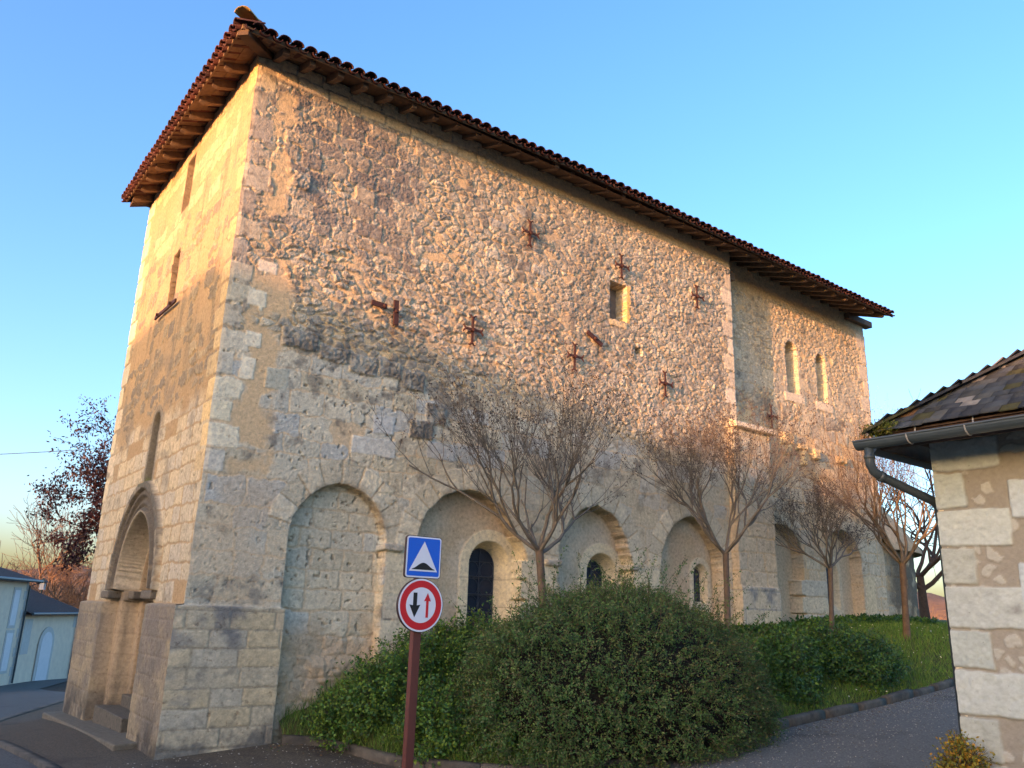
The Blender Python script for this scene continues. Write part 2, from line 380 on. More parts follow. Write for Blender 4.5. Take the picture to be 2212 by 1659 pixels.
# road: one wide sheet passing in front of the church and on to the houses
structure(ruled('road', [(-30, -40), (-26, 0), (-20, 20), (-14, 45), (-10, 62)], [(3.4, -40), (3.4, -4), (3.4, 8), (3.2, 30), (12, 56)], M['asphalt'], 30, -.03, n=90))
PAVE_A = [(2.3, -5.0), (-.2, -4.6), (-.85, -2.0), (-1.05, .24), (-1.3, 2.4), (-1.7, 3.6), (-1.2, 5.0), (-.87, 6.15), (-.13, 8.06), (.97, 10.9), (3.0, 15), (5, 20)]
PAVE_B = [(3.5, -3.3), (2.6, -2.6), (2.1, -1.5), (1.8, -.3), (1.2, .05), (.3, .2), (.2, 2.0), (.2, 4.0), (.2, 5.5), (2.0, 6.1), (4.5, 10), (7, 16)]
structure(ruled('pavement', PAVE_A, PAVE_B, M['pavement'], 16, .0, n=120))
pk = MB()
def draped(P, n):
    P = np.array(P, float); d = np.r_[0, np.cumsum(np.hypot(*(P[1:]-P[:-1]).T))]; t = np.linspace(0, d[-1], n)
    return np.stack([np.interp(t, d, P[:, 0]), np.interp(t, d, P[:, 1])], -1)
q = draped(PAVE_A, 120); z = G(q[:, 0], q[:, 1])
tq = np.gradient(q, axis=0); tq /= np.hypot(tq[:, :1], tq[:, 1:]); nq = np.stack([-tq[:, 1], tq[:, 0]], -1)
def profile_sweep(name, q, z, nq, prof, m, joint=0):
    """prof: list of (offset along nq, dz)"""
    n = len(q); k = len(prof)
    V = np.array([[(*(q[i]+nq[i]*o), z[i]+h) for o, h in prof] for i in range(n)]).reshape(-1, 3)
    i = np.arange(n*k).reshape(n, k)
    F = np.stack([i[:-1, :-1], i[1:, :-1], i[1:, 1:], i[:-1, 1:]], -1).reshape(-1, 4)
    return np_mesh(name, V, F, m)
structure(profile_sweep('pavement_edge', q, z, nq, [(.06, -.08), (.06, .012), (-.06, .012), (-.06, -.08)], M['kerb']))
# path on the right, between the kerb of the lawn and the outbuilding
KERB = [(1.34, -.06), (1.8, -.35), (2.06, -1.45), (2.65, -2.6), (3.7, -3.2), (6.2, -3.0), (10.85, -2.6), (13, -2.4), (18, -2.2), (30, -2.4), (45, -3)]
structure(ruled('path', KERB[3:], [(2.3, -5.0), (4.6, -7.2), (6.5, -7.2), (10.8, -7.2), (13, -7.2), (18, -7.2), (30, -7.5), (45, -8)], M['path_asphalt'], 14, .004, n=90))
kq = draped(KERB, 150); kz = G(kq[:, 0], kq[:, 1])
tq = np.gradient(kq, axis=0); tq /= np.hypot(tq[:, :1], tq[:, 1:]); kn = np.stack([-tq[:, 1], tq[:, 0]], -1)
rg = np.random.default_rng(3)
wob = (fbm(np.arange(150)*.4, np.zeros(150), 5, 1., 3)-.5)*.05
d_ = np.r_[0, np.cumsum(np.hypot(*(kq[1:]-kq[:-1]).T))]; KV, KF = [], []; e_ = 0.
while e_ < d_[-1]-.3:
    L_ = rg.uniform(.85, 1.05); t_ = np.linspace(e_, min(e_+L_-.018, d_[-1]), 5); dz_ = rg.normal(0, .008); do_ = rg.normal(0, .008)
    q_ = np.stack([np.interp(t_, d_, kq[:, k]) for k in (0, 1)], -1); n_ = np.stack([np.interp(t_, d_, kn[:, k]) for k in (0, 1)], -1); z_ = np.interp(t_, d_, kz+wob)+dz_
    pf = [(-.075, -.1), (-.07, .085), (-.05, .11), (.03, .115), (.05, .095), (.06, -.1)]; b_ = len(KV)
    KV += [(*(q_[i]+n_[i]*(o+do_)), z_[i]+h) for i in range(5) for o, h in pf]
    for i in range(4):
        for j in range(6): KF.append((b_+i*6+j, b_+(i+1)*6+j, b_+(i+1)*6+(j+1) % 6, b_+i*6+(j+1) % 6))
    KF += [(b_, b_+1, b_+4, b_+5), (b_+1, b_+2, b_+3, b_+4), (b_+24, b_+29, b_+28, b_+25), (b_+25, b_+28, b_+27, b_+26)]
    e_ += L_
structure(np_mesh('kerb', np.array(KV), np.array(KF), M['kerb']))
# lawn bank
ZW = np.array([(1.25, .22), (1.3, .42), (1.84, .62), (2.46, .92), (3.97, 1.40), (6, 1.43), (10, 1.46), (11.6, 1.53), (14, 1.71), (17, 1.76), (22, 1.85), (45, 2.1)])
n = 260; lk = draped(KERB, n); sx = np.linspace(0, 1, 26)
wx = np.maximum(np.maximum(lk[:, 0], 1.27), 0); wy = np.interp(wx, [0, 15.8, 17.2, 20, 45], [.45, .45, .8, 6.0, 16.0])
def lawn_pt(i, s):
    kx, ky = lk[i]; kx = kx; kzz = float(G(kx, ky))+.06
    return kx, ky, kzz
LK = np.c_[lk, G(lk[:, 0], lk[:, 1])+.05]
LW = np.c_[wx, wy, np.interp(wx, ZW[:, 0], ZW[:, 1])]
prof = (1-(1-sx)**1.7)
XY = LK[:, None, :2]*(1-sx[None, :, None])+LW[:, None, :2]*sx[None, :, None]
Z = LK[:, None, 2]*(1-prof[None])+LW[:, None, 2]*prof[None]+(fbm(XY[..., 0], XY[..., 1], 77, .6, 3)-.5)*.07*np.minimum(1, 6*sx*(1-sx))[None]
LV = np.concatenate([XY, Z[..., None]], -1)
i = np.arange(n*26).reshape(n, 26)
LF = np.stack([i[:-1, :-1], i[1:, :-1], i[1:, 1:], i[:-1, 1:]], -1).reshape(-1, 4)
structure(np_mesh('lawn', LV.reshape(-1, 3), LF, M['lawn'], smooth=True))
def lawn_z(x, y):
    d = np.hypot(LV[..., 0]-x, LV[..., 1]-y); return float(LV.reshape(-1, 3)[d.ravel().argmin(), 2])

# ------------------------------------------------------------------ THE CHURCH
church = thing('church', 'tall old stone church with blind arches and iron crosses on its long sunlit side', 'church')
ZE = lambda x: np.interp(x, [-.5, 5.5, 16.5], [9.0, 9.14, 9.05])           # underside of the long eave
ZF = lambda y: np.interp(y, [-.6, 6.05], [9.0, 9.17])                        # underside of the gable-end eave
SL = .36
def wall_part(name, W, pos, left=None, right=None, m='masonry'):
    """pos (n,m,3); left / right: position arrays (n,3) appended as return faces"""
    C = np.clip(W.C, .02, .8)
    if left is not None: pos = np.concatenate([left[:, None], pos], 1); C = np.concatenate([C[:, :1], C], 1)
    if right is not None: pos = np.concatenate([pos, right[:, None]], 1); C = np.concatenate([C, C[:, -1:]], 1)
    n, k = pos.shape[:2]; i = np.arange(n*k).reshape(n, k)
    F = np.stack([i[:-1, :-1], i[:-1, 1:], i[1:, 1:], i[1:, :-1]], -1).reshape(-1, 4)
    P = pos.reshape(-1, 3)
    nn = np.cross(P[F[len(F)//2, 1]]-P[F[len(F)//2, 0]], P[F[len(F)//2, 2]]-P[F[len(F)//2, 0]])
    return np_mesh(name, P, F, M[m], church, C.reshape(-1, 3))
def spaced(a, b, s0, k):
    o = [a]
    while o[-1] < b: o.append(o[-1]+s0+k*(o[-1]-a))
    o = np.array(o); return a+(o-a)*(b-a)/(o[-1]-a)
VS = np.arange(-.3, 9.34, .0147)
corner_n = lambda v: (fbm(v, v*0+3.3, 91, .25, 4)-.5)
# --- long nave wall (plane y = 0, facing -Y)
W = Wall(spaced(0, 10.3, .0115, .0011), VS, 100)
U, V = W.U, W.V; one = np.ones(U.shape)
wb = (fbm(U, V, 555, .7, 4)-.5)
W.rubble(ss(4.6, 5.0, V+wb*.8), .17, .115, 11, keep=.93, relief=.016, dark=.24, thr=.09, crag=.028)
# dense rough rubble on the right half; larger squared stones inside it
W.rubble(ss(5.2, 6.0, U+wb*1.5)*ss(4.3, 4.8, V+wb), .150, .105, 13, keep=.95, relief=.018, dark=.20, thr=.06, crag=.032)
W.ashlar(W.shadein(3.8, 5.3, 7.0, 8.5, .15)*ss(.42, .5, fbm(U, V, 333, .5, 2)), 14, (.17, .24), (.25, .45), relief=.014, crag=.02, dark=.32, lost=.25, warp=.09, rnd=.05)
# band of small coursed stones set wide apart
W.ashlar(W.shadein(.75, 5.6, 5.2, 6.75, .12), 15, (.075, .125), (.13, .30), gap=.016, relief=.022, crag=.030, dark=.33, lost=.14, warp=.14, rnd=.045, jit=.3, cols=[(.42, .39, .33), (.36, .34, .30), (.50, .45, .36)])
# dark weathered squared blocks, top left
W.ashlar(W.shadein(.28, 2.75, 6.6, 8.95, .12), 16, (.18, .27), (.26, .50), gap=.010, relief=.014, crag=.018, dark=.38, lost=.13, warp=.07, rnd=.04,
         cols=[(.29, .265, .24), (.36, .325, .285), (.255, .235, .22), (.43, .38, .31), (.49, .43, .34)], amt=.6, darkcol=(.13, .11, .105))
# pale ashlar below, darkened in its upper courses
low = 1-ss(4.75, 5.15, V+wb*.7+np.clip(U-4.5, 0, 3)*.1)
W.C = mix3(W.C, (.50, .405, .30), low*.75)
W.ashlar(low, 17, (.25, .36), (.34, .62), gap=.003, relief=.006, crag=.013, dark=.10, lost=.06, warp=.11, rnd=.04, pit=.02,
         cols=[(.50, .475, .41), (.46, .45, .41), (.53, .495, .42), (.47, .43, .345), (.42, .425, .42), (.50, .455, .37)])
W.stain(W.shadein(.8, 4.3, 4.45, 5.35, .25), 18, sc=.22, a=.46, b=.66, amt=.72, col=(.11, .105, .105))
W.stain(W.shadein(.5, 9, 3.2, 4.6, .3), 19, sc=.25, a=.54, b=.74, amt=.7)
# dark, rough blocks of the weathered band
for u0, u1, v0, v1 in ((.78, 1.3, 4.98, 5.25), (1.32, 1.75, 4.9, 5.12), (1.78, 2.2, 4.82, 5.1), (2.22, 2.6, 4.86, 5.1), (2.62, 3.0, 4.74, 5.02), (3.05, 3.4, 4.3, 4.62), (2.8, 3.2, 4.05, 4.32), (.33, .95, 7.28, 7.55)):
    W.block(u0, u1, v0, v1, (.29, .275, .25), .035, .42, .03)
# wash of old plaster low down and in the spandrels
pl = (1-ss(2.9, 3.5, V+wb*.9))*ss(.3, .6, fbm(U, V, 21, .6, 4))
W.wash(pl*.55, (.45, .355, .255)); W.H *= 1-.45*(1-ss(2.8, 3.6, V))
pl2 = ss(4.2, 5.5, U)*(1-ss(3.9, 4.6, V+wb))*ss(2.4, 3.0, V)
W.wash(pl2*.5*ss(.3, .6, fbm(U, V, 22, .5, 4)), (.47, .40, .30)); W.H *= 1-.4*pl2
# top course of cream blocks under the eave
W.ashlar(ss(8.84, 8.87, V+wb*.1)*(1-ss(3.4, 4.4, U)), 23, (.24, .26), (.35, .55), gap=.006, relief=.012, crag=.002, dark=.02, rnd=.02, cols=[(.58, .47, .32), (.54, .45, .32), (.50, .43, .33)])
W.wash(ss(8.86, 8.92, V+wb*.2)*ss(3.6, 4.6, U), (.50, .40, .27), .9, .7)
# old plaster strip beside the quoins
W.wash(W.shadein(.30, .80, 3.2, 6.1, .08)*ss(.35, .5, fbm(U, V, 25, .35, 3)+.08), (.49, .375, .25), 1, .8)
W.wash(W.shadein(.30, .62, 6.1, 8.7, .08)*ss(.45, .55, fbm(U, V, 26, .3, 3)), (.47, .36, .23), 1, .8)
# quoins: (z0, z1, length) measured on the corner
QU = [(8.62, 9.1, .30, (.54, .46, .34)), (8.22, 8.58, .20, (.40, .35, .29)), (7.82, 8.18, .32, (.37, .33, .29)), (7.46, 7.78, .22, (.42, .37, .31)), (7.06, 7.42, .36, (.47, .42, .35)), (6.66, 7.02, .22, (.36, .32, .28)), (6.34, 6.62, .34, (.46, .41, .33)),
      (6.02, 6.30, .20, (.36, .34, .31)), (5.72, 5.98, .30, (.50, .46, .38)), (5.42, 5.68, .36, (.50, .47, .39)), (5.08, 5.38, .22, (.46, .43, .37)), (4.78, 5.04, .36, (.52, .49, .42)), (4.44, 4.74, .20, (.46, .44, .39)), (4.14, 4.40, .34, (.60, .56, .46)), (3.84, 4.11, .26, (.60, .56, .45)), (3.52, 3.81, .38, (.62, .58, .48)), (3.22, 3.49, .24, (.50, .48, .44))]
for z0, z1, ln, c in QU: W.block(-.2, ln, z0, z1, np.array(c)*(.86 if z0 > 4.9 else .95), .008, .2 if z0 > 4.9 else .06, .004)
for u0, u1, v0, v1, c in ((.34, .62, 5.92, 6.10, (.56, .52, .44)), (.26, .52, 5.42, 5.66, (.60, .56, .47)), (.30, .52, 4.86, 5.08, (.60, .57, .49)), (.28, .48, 4.42, 4.72, (.62, .58, .49)), (.62, .93, 4.36, 4.66, (.34, .345, .31)), (.42, .48, 5.36, 5.66, (.58, .54, .44)),
                          (1.9, 2.6, 3.7, 3.95, (.46, .46, .45)), (3.1, 3.6, 3.78, 4.05, (.45, .455, .46)), (2.2, 2.55, 4.02, 4.28, (.44, .45, .46))):
    W.block(u0, u1, v0, v1, c, .010, .05, .003)
# right edge quoins of the nave
for k in range(9):
    z0 = 5.5+k*.36
    W.block(10.3-(.34 if k % 2 else .2), 10.45, z0, z0+.33, [(.52, .45, .35), (.56, .50, .42), (.46, .40, .33)][k % 3], .014, .08, .003)
# blind arches: relief steps back; each interior gets its own masonry
wsd = (fbm(U, V, 61, .10, 4)-.5)*.05
NICHE = [(1.86, .69, 2.5, .074, .15, .02), (3.945, .895, 2.5, .02, .24, .035), (6.465, .795, 2.5, .158, .26, .07), (8.86, .84, 2.5, .16, .24, .035)]
H0, C0 = W.H.copy(), W.C.copy()
for k, (uc, w, sp, pt, dp, ir) in enumerate(NICHE):
    sd = arch_sd(U, V, uc, w, sp, pt)+wsd*(ir/.035)
    ins = ss(0, .012, sd)
    # ring of voussoirs
    ang = np.arctan2(V-sp, U-uc); ring = ss(-.34, -.32, sd)*(1-ss(-.02, 0., sd))*ss(2.5, 2.55, V)
    jr = np.abs(((ang*w*1.35/.30) % 1)-.5); vc = ss(.44, .47, jr)
    vid = hsh(np.floor(ang*w*1.35/.30), np.zeros(U.shape), 40+k)
    W.C = W.C*(1-(ring*.8)[..., None])+(np.array((.50, .455, .37))*(.78+.4*vid)[..., None]*(.85+.3*W.n1)[..., None])*(ring*.8)[..., None]; W.C = mix3(W.C, (.33, .265, .19), ring*.85*vc); W.H += ring*(.006*(1-vc)+.012*(vid-.5))
    W2 = Wall.__new__(Wall); W2.__dict__.update(W.__dict__); W2.H = (W.n1-.5)*.012; W2.C = np.ones(U.shape+(3,))*np.array((.43, .355, .265))*(.85+.3*W.n2)[..., None]
    if k == 0:
        W2.ashlar(one, 70, (.24, .34), (.34, .55), gap=.006, relief=.010, crag=.008, dark=.02, lost=.03, warp=.06, pit=.02, cols=[(.48, .44, .36), (.45, .42, .355), (.50, .45, .36), (.44, .40, .32), (.45, .45, .42)])
        W2.wash((1-ss(1.3, 1.7, V+wb*.5))*ss(.3, .55, fbm(U, V, 71, .5, 4)), (.42, .315, .22), .8)
        W2.H += (1-ss(1.2, 1.6, V))*(fbm(U, V, 72, .3, 4)-.5)*.12
    else:
        W2.C = mix3(W2.C, (.455, .40, .33), ss(.4, .65, fbm(U, V, 73+k, .5, 4)))
        W2.C = mix3(W2.C, (.42, .31, .225), ss(.5, .68, fbm(U, V, 83+k, .8, 3))*.6)
        W2.stain(1-ss(1.6, 2.2, V), 90+k, (.40, .30, .22), .4, .4, .6, .7)
    W.H = W.H*(1-ins)+(W2.H-dp)*ins
    W.C = mix3(W.C, 0, ins)+W2.C*ins[..., None]
    W.stain(ss(-.10, -.01, sd)*(1-ss(.0, .05, sd))*ss(2.6, 2.8, V), 95+k, (.20, .16, .12), .15, .35, .6, .55)
# dressed window surrounds and splayed openings inside arches 2-4
def opening(W, uc, w, sp, foot, base, depth, splay, ring=.17, col=(.56, .50, .38), gl=.0):
    sd = arch_sd(W.U, W.V, uc, w, sp, 0, foot)
    rg_ = ss(-ring-.01, -ring+.005, sd)
    W.H = W.H*(1-rg_)+(base+.012)*rg_
    jv = np.minimum(np.abs(((W.V-foot) % .42)-.21), 1); jl = ss(.200, .206, jv)*(W.V < sp)
    cc = np.array(col)*(.88+.24*W.n2)[..., None]; cc = mix3(cc, (.38, .32, .24), jl)
    W.C = mix3(W.C, 0, rg_)+cc*rg_[..., None]
    ins = ss(0, .008, sd)
    d = np.clip(sd/splay, 0, 1)*depth
    W.H = W.H-ins*(.03+d)-ss(splay-.003, splay+.003, sd)*.2
opening(W, 4.475, .375, 2.34, 1.32, -.24, .27, .11)
opening(W, 6.825, .345, 2.345, 1.5, -.26, .27, .11)
opening(W, 9.32, .18, 2.48, 1.92, -.24, .10, .07, ring=.12, col=(.50, .45, .36))
# dressed blocks on the piers between the arches
for (u0, u1) in ((2.57, 3.02), (4.88, 5.62), (7.3, 7.98)):
    for k, z0 in enumerate((.9, 1.22, 1.54, 1.86, 2.16)): W.block(u0, u1, z0, z0+.30, [(.50, .44, .34), (.52, .47, .37), (.47, .42, .34)][k % 3], .006, .02, .002)
for (u0, u1, z0) in ((2.5, 2.82, 2.42), (5.36, 5.70, 2.40), (7.22, 7.42, 2.42), (3.0, 3.16, 2.5)):
    W.block(u0, u1, z0, z0+.10, (.36, .33, .29), .06, .2, .01)
# putlog holes and the small square window
def recess(W, u0, u1, v0, v1, dp, ir=.01):
    sd = np.minimum(np.minimum(W.U-u0, u1-W.U), np.minimum(W.V-v0, v1-W.V))+(W.n3-.5)*2*ir
    ins = ss(0, .01, sd); W.H = W.H*(1-ins)-dp*ins
    return sd, ins
sd, ins = recess(W, 6.79, 7.19, 6.88, 7.6, .34); W.C = mix3(W.C, (.40, .33, .24), ins*.8)
W.block(7.195, 7.30, 6.86, 7.62, (.55, .38, .16), .012, .05, .006); W.block(6.76, 7.22, 6.74, 6.86, (.50, .40, .26), .02, .15, .01)
recess(W, 7.42, 7.58, 6.33, 6.47, .2, .02)
recess(W, 3.62, 3.74, 4.95, 5.0, .04, .02)
for (x_, z_) in ((4.85, 7.66), (7.02, 7.68), (9.13, 7.65), (3.77, 5.66), (5.89, 5.68), (8.14, 5.64), (2.42, 5.62), (6.5, 6.25)):
    sk = np.exp(-((U-x_)/.03)**2)*ss(z_-.55, z_-.05, V)*(1-ss(z_, z_+.06, V))*(.4+.9*fbm(U*3, V*.6, 27, .1, 3)); W.C = mix3(W.C, (.24, .13, .07), np.clip(sk, 0, 1)*.6)
# lower-left plinth of even ashlar
pmask = (1-ss(1.22, 1.235, U+wsd*.2))*(1-ss(1.63, 1.645, V))
WP = Wall.__new__(Wall); WP.__dict__.update(W.__dict__); WP.H = np.zeros(U.shape); WP.C = np.ones(U.shape+(3,))*np.array((.30, .26, .20))
WP.ashlar(one, 120, (.205, .225), (.34, .78), gap=.002, relief=.006, crag=.003, dark=.05, warp=.012, rnd=.008, cols=[(.475, .40, .295), (.44, .385, .295), (.49, .415, .30), (.43, .39, .32), (.46, .385, .27)])
WP.stain(W.shadein(-.3, .75, 1.2, 1.8, .12), 121, (.13, .135, .15), .35, .35, .6, .85)
WP.stain(1-ss(.15, .5, V), 122, (.10, .10, .105), .3, .4, .62, .75)
WP.stain(W.shadein(-.3, .3, .3, 1.5, .2), 123, (.19, .19, .20), .4, .4, .6, .6)
WP.stain(W.shadein(-.1, 1.3, .85, .95, .03), 124, (.20, .19, .17), .2, .4, .6, .5)
W.H = W.H*(1-pmask)+(WP.H+.022)*pmask; W.C = mix3(W.C, 0, pmask)+WP.C*pmask[..., None]
W.stain(W.shadein(.02, 1.3, 1.65, 1.95, .12), 125, (.17, .165, .16), .25, .42, .62, .7)
# assemble with shared corner line
cv = corner_n(VS); pj = np.where(VS < 1.64, 1., 0.)
cxl = -.10*pj+cv*.03; cyl = -.025*pj+cv*.02
def nave_pos(W):
    U, V = W.U, W.V
    k = ss(0, .05, U); x = U+cxl[:, None]*(1-ss(0, .3, U)); y = -W.H*k+cyl[:, None]*(1-k)
    top = ZE(U)+.165
    x = x+(fbm(V, V*0+9.1, 93, .2, 4)-.5)*.06*ss(10.1, 10.3, U)
    return np.stack([x, y, np.minimum(V, top)], -1)
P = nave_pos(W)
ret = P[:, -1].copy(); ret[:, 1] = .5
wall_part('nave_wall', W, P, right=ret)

# --- gable-end wall (plane x = 0, facing -X), u = y
W = Wall(spaced(0, 5.9, .0155, .0012), np.arange(-.6, 9.55, .0147), 200)
U, V = W.U, W.V; one = np.ones(U.shape); wb = (fbm(U, V, 556, .7, 4)-.5)
W.C = np.ones(U.shape+(3,))*np.array((.315, .228, .14))*(.85+.3*W.n2)[..., None]
W.C = mix3(W.C, (.315, .235, .15), ss(.45, .7, fbm(U, V, 201, .6, 4)))
W.ashlar(ss(4.0, 4.5, V+wb)*(1-ss(7.3, 8.2, V+wb)), 202, (.14, .30), (.22, .5), gap=.02, relief=.012, crag=.02, dark=.42, lost=.52, warp=.2, rnd=.06, cols=[(.31, .265, .20), (.27, .235, .19), (.36, .30, .21)], amt=.5)
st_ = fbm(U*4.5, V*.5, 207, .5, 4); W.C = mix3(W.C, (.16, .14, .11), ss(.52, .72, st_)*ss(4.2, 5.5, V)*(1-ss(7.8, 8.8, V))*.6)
W.ashlar(ss(7.2, 7.6, V+wb)*ss(.5, .6, U+wb*.3), 203, (.2, .34), (.3, .6), gap=.01, relief=.006, crag=.004, dark=.1, lost=.6, warp=.12, cols=[(.41, .305, .195), (.385, .295, .20)], amt=.4)
W.ashlar(1-ss(4.0, 4.4, V+wb), 204, (.22, .32), (.32, .6), gap=.005, relief=.006, crag=.006, dark=.12, lost=.1, warp=.06, cols=[(.45, .385, .285), (.42, .37, .29), (.47, .40, .29), (.41, .37, .31)], amt=.6, pit=.012)
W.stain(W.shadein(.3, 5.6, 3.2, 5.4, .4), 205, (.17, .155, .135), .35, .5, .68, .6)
for z0, z1, ln, c in QU: W.block(-.2, .62-ln, z0, z1, np.array(c)*np.array((.84, .70, .50)), .008, .1, .003)
for k in range(14):
    z0 = 3.3+k*.42; W.block(5.9-(.5 if k % 2 else .3), 6.2, z0, z0+.38, [(.52, .45, .33), (.47, .41, .32)][k % 2], .012, .1, .003)
# slit windows
for uc, w, v0, v1, dp in ((3.02, .20, 7.95, 8.85, .5), (3.06, .17, 6.2, 7.12, .5)):
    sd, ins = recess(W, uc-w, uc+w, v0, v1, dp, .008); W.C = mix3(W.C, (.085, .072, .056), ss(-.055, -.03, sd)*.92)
sd = arch_sd(U, V, 2.76, .20, 4.20, 0, 3.32); gi = np.clip(sd/.14, 0, 1)*ss(0, .01, sd)
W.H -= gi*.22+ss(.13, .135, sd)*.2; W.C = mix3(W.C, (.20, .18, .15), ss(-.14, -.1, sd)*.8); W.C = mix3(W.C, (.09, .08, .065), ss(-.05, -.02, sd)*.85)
W.C = mix3(W.C, (.10, .13, .045), W.shadein(2.6, 2.95, 3.25, 3.45, .06)*.8)
# plinth
pm = 1-ss(1.63, 1.645, V)
WP = Wall.__new__(Wall); WP.__dict__.update(W.__dict__); WP.H = np.zeros(U.shape); WP.C = np.ones(U.shape+(3,))*np.array((.24, .20, .15))
WP.ashlar(one, 220, (.205, .235), (.28, .6), gap=.002, relief=.006, crag=.003, dark=.08, warp=.012, rnd=.008, cols=[(.25, .21, .155), (.22, .19, .15), (.27, .225, .16)])
WP.stain(one, 221, (.125, .115, .11), .5, .42, .66, .65); WP.stain(1-ss(.05, .55, V), 222, (.055, .052, .05), .35, .35, .6, .85)
WP.stain(W.shadein(.05, 1.3, .9, 1.7, .2), 223, (.17, .15, .14), .3, .4, .6, .6)
W.H = W.H*(1-pm)+(WP.H+.10)*pm; W.C = mix3(W.C, 0, pm)+WP.C*pm[..., None]
W.stain(W.shadein(.2, 5, 1.6, 1.9, .1), 224, (.2, .18, .15), .3, .42, .62, .6)
# pointed portal with stepped orders
uc, wq, spq, pt = 2.74, 1.34, 1.80, .10
sd = arch_sd(U, V, uc, wq, spq, pt)
imp = ss(1.66, 1.665, V)*(1-ss(1.80, 1.81, V))           # impost moulding band steps forward
sdi = sd-.06*imp
up_ = ss(1.80, 1.82, V)
step = (.16-.11*up_)*ss(0, .012, sdi)+(.22+.11*up_)*ss(.34, .352, sdi)+.22*ss(.60, .612, sdi)+.2*ss(.84, .852, sdi)
bul = lambda c, r: np.sqrt(np.clip(1-((sd-c)/r)**2, 0, 1))*r
rel = bul(.31, .045)*1.2+bul(.57, .05)*1.2+bul(.20, .03)+bul(.82, .04)+bul(.49, .03)+bul(.06, .05)
base = np.where(V < 1.64, .10, .0)
ins = ss(0, .012, sdi)
W.H = W.H*(1-ins)+(base*0+.05-step+(V > 1.82)*rel)*ins
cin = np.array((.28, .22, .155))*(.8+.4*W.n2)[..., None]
jnt = ss(.455, .49, np.abs((V % .30)/.30-.5))*(V < 1.64); cin = mix3(cin, (.22, .17, .12), jnt*.7)
cin = mix3(cin, (.28, .20, .125), ss(.55, .62, sd)*.7)
W.C = mix3(W.C, 0, ins)+cin*ins[..., None]
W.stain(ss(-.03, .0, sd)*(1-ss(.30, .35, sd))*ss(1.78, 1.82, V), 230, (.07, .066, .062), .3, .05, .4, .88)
W.C = mix3(W.C, (.46, .42, .35), ss(.30, .33, sd)*(1-ss(.40, .42, sd))*ss(1.8, 1.85, V)*.6)
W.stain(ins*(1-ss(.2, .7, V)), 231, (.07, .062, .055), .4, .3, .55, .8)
hood = ss(-.13, -.12, sd)*(1-ss(-.01, .0, sd))*(V > 1.8)
W.H += hood*.075; W.C = mix3(W.C, np.array((.10, .095, .088)), hood*(.6+.38*ss(.4, .6, fbm(U, V, 232, .25, 4))))
W.C = mix3(W.C, np.array((.15, .13, .11)), imp*ins*.75*ss(-.02, 0, sd))
dr = ss(.86, .87, sdi)*(1-ss(2.6, 2.61, V))
batter = (5.54+.37*np.clip(VS, 0, 9.3)/9.3)
V1 = W.vs; cv = corner_n(V1); pj = np.where(V1 < 1.64, 1., 0.); cx2 = -.10*pj+cv*.03; cy2 = -.025*pj+cv*.02
k = ss(0, .05, U); bt = ((5.54+.37*np.clip(V, 0, 9.3)/9.3)/5.9)
x = -W.H*k+cx2[:, None]*(1-k); y = U*bt+cy2[:, None]*(1-ss(0, .3, U))
y = y+(fbm(V, V*0+4.1, 94, .25, 4)-.5)*.06*ss(5.7, 5.9, U)
P = np.stack([x, y, np.minimum(V, ZF(U)+.115)], -1)
lr = P[:, -1].copy(); lr[:, 0] = 1.2
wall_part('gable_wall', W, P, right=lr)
# door leaf of the portal, far back in the shade
d = MB()
for k in range(6): d.abox(.72, .77, 2.24+k*.165, 2.40+k*.165, .12, 2.25)
d.build('door', M['door_wood'], church)
# impost blocks at the springing, one each side
for s_ in (-1, 1):
    b = MB()
    for k, (o0, o1, dpt) in enumerate(((-.14, .36, .08), (.36, .86, -.16))):
        a0, a1 = uc+s_*(wq-o0), uc+s_*(wq-o1); b.abox(-dpt, .6, min(a0, a1), max(a0, a1), 1.69, 1.80, (1, 1, 1))
    b.c = [(.13, .115, .098)]*len(b.v); b.build('impost', M['masonry'], church, bevel=.02)
# threshold slab and steps
b = MB(); b.prism([(-.36, .75, -.3), (.05, .75, -.3), (.05, .75, .075), (-.36, .75, .06)], (0, 4.95, -.17)); b.c = [(.13, .118, .10)]*len(b.v); b.build('threshold', M['masonry'], church, bevel=.02)
b = MB(); b.abox(-.04, .6, 1.9, 3.6, -.1, .20); b.c = [(.105, .095, .082)]*len(b.v); b.build('step', M['masonry'], church, bevel=.015)
b = MB(); b.abox(.26, .7, 2.1, 3.4, .13, .36); b.c = [(.10, .09, .078)]*len(b.v); b.build('step', M['masonry'], church, bevel=.015)

# --- choir wall (plane y = .36) beyond the nave
CY = .43
W = Wall(spaced(10.25, 16.25, .022, .0012), np.arange(.8, 9.4, .0165), 300)
U, V = W.U, W.V; one = np.ones(U.shape); wb = (fbm(U, V, 557, .7, 4)-.5)
W.rubble(ss(5.6, 6.0, V+wb*.7), .15, .12, 31, keep=.95, relief=.020, dark=.16, thr=.06, crag=.030, cols=[(.52, .45, .34), (.46, .40, .31), (.50, .44, .35), (.42, .38, .31)])
W.ashlar(ss(4.6, 5.3, V+wb)*(1-ss(7.0, 7.6, V+wb)), 32, (.22, .34), (.28, .5), gap=.008, relief=.014, crag=.02, dark=.2, lost=.25, warp=.12, cols=[(.50, .44, .345), (.44, .40, .33), (.53, .47, .37), (.40, .365, .31)])
W.ashlar(1-ss(4.6, 5.1, V+wb), 33, (.24, .36), (.3, .6), gap=.006, relief=.010, crag=.012, dark=.08, lost=.12, warp=.1, pit=.015, cols=[(.49, .44, .355), (.46, .425, .36), (.52, .46, .36), (.45, .39, .30)])
W.wash((1-ss(3.4, 4.0, V+wb))*ss(.35, .6, fbm(U, V, 34, .6, 4))*.6, (.45, .36, .265)); W.H *= 1-.4*(1-ss(3.2, 4, V))
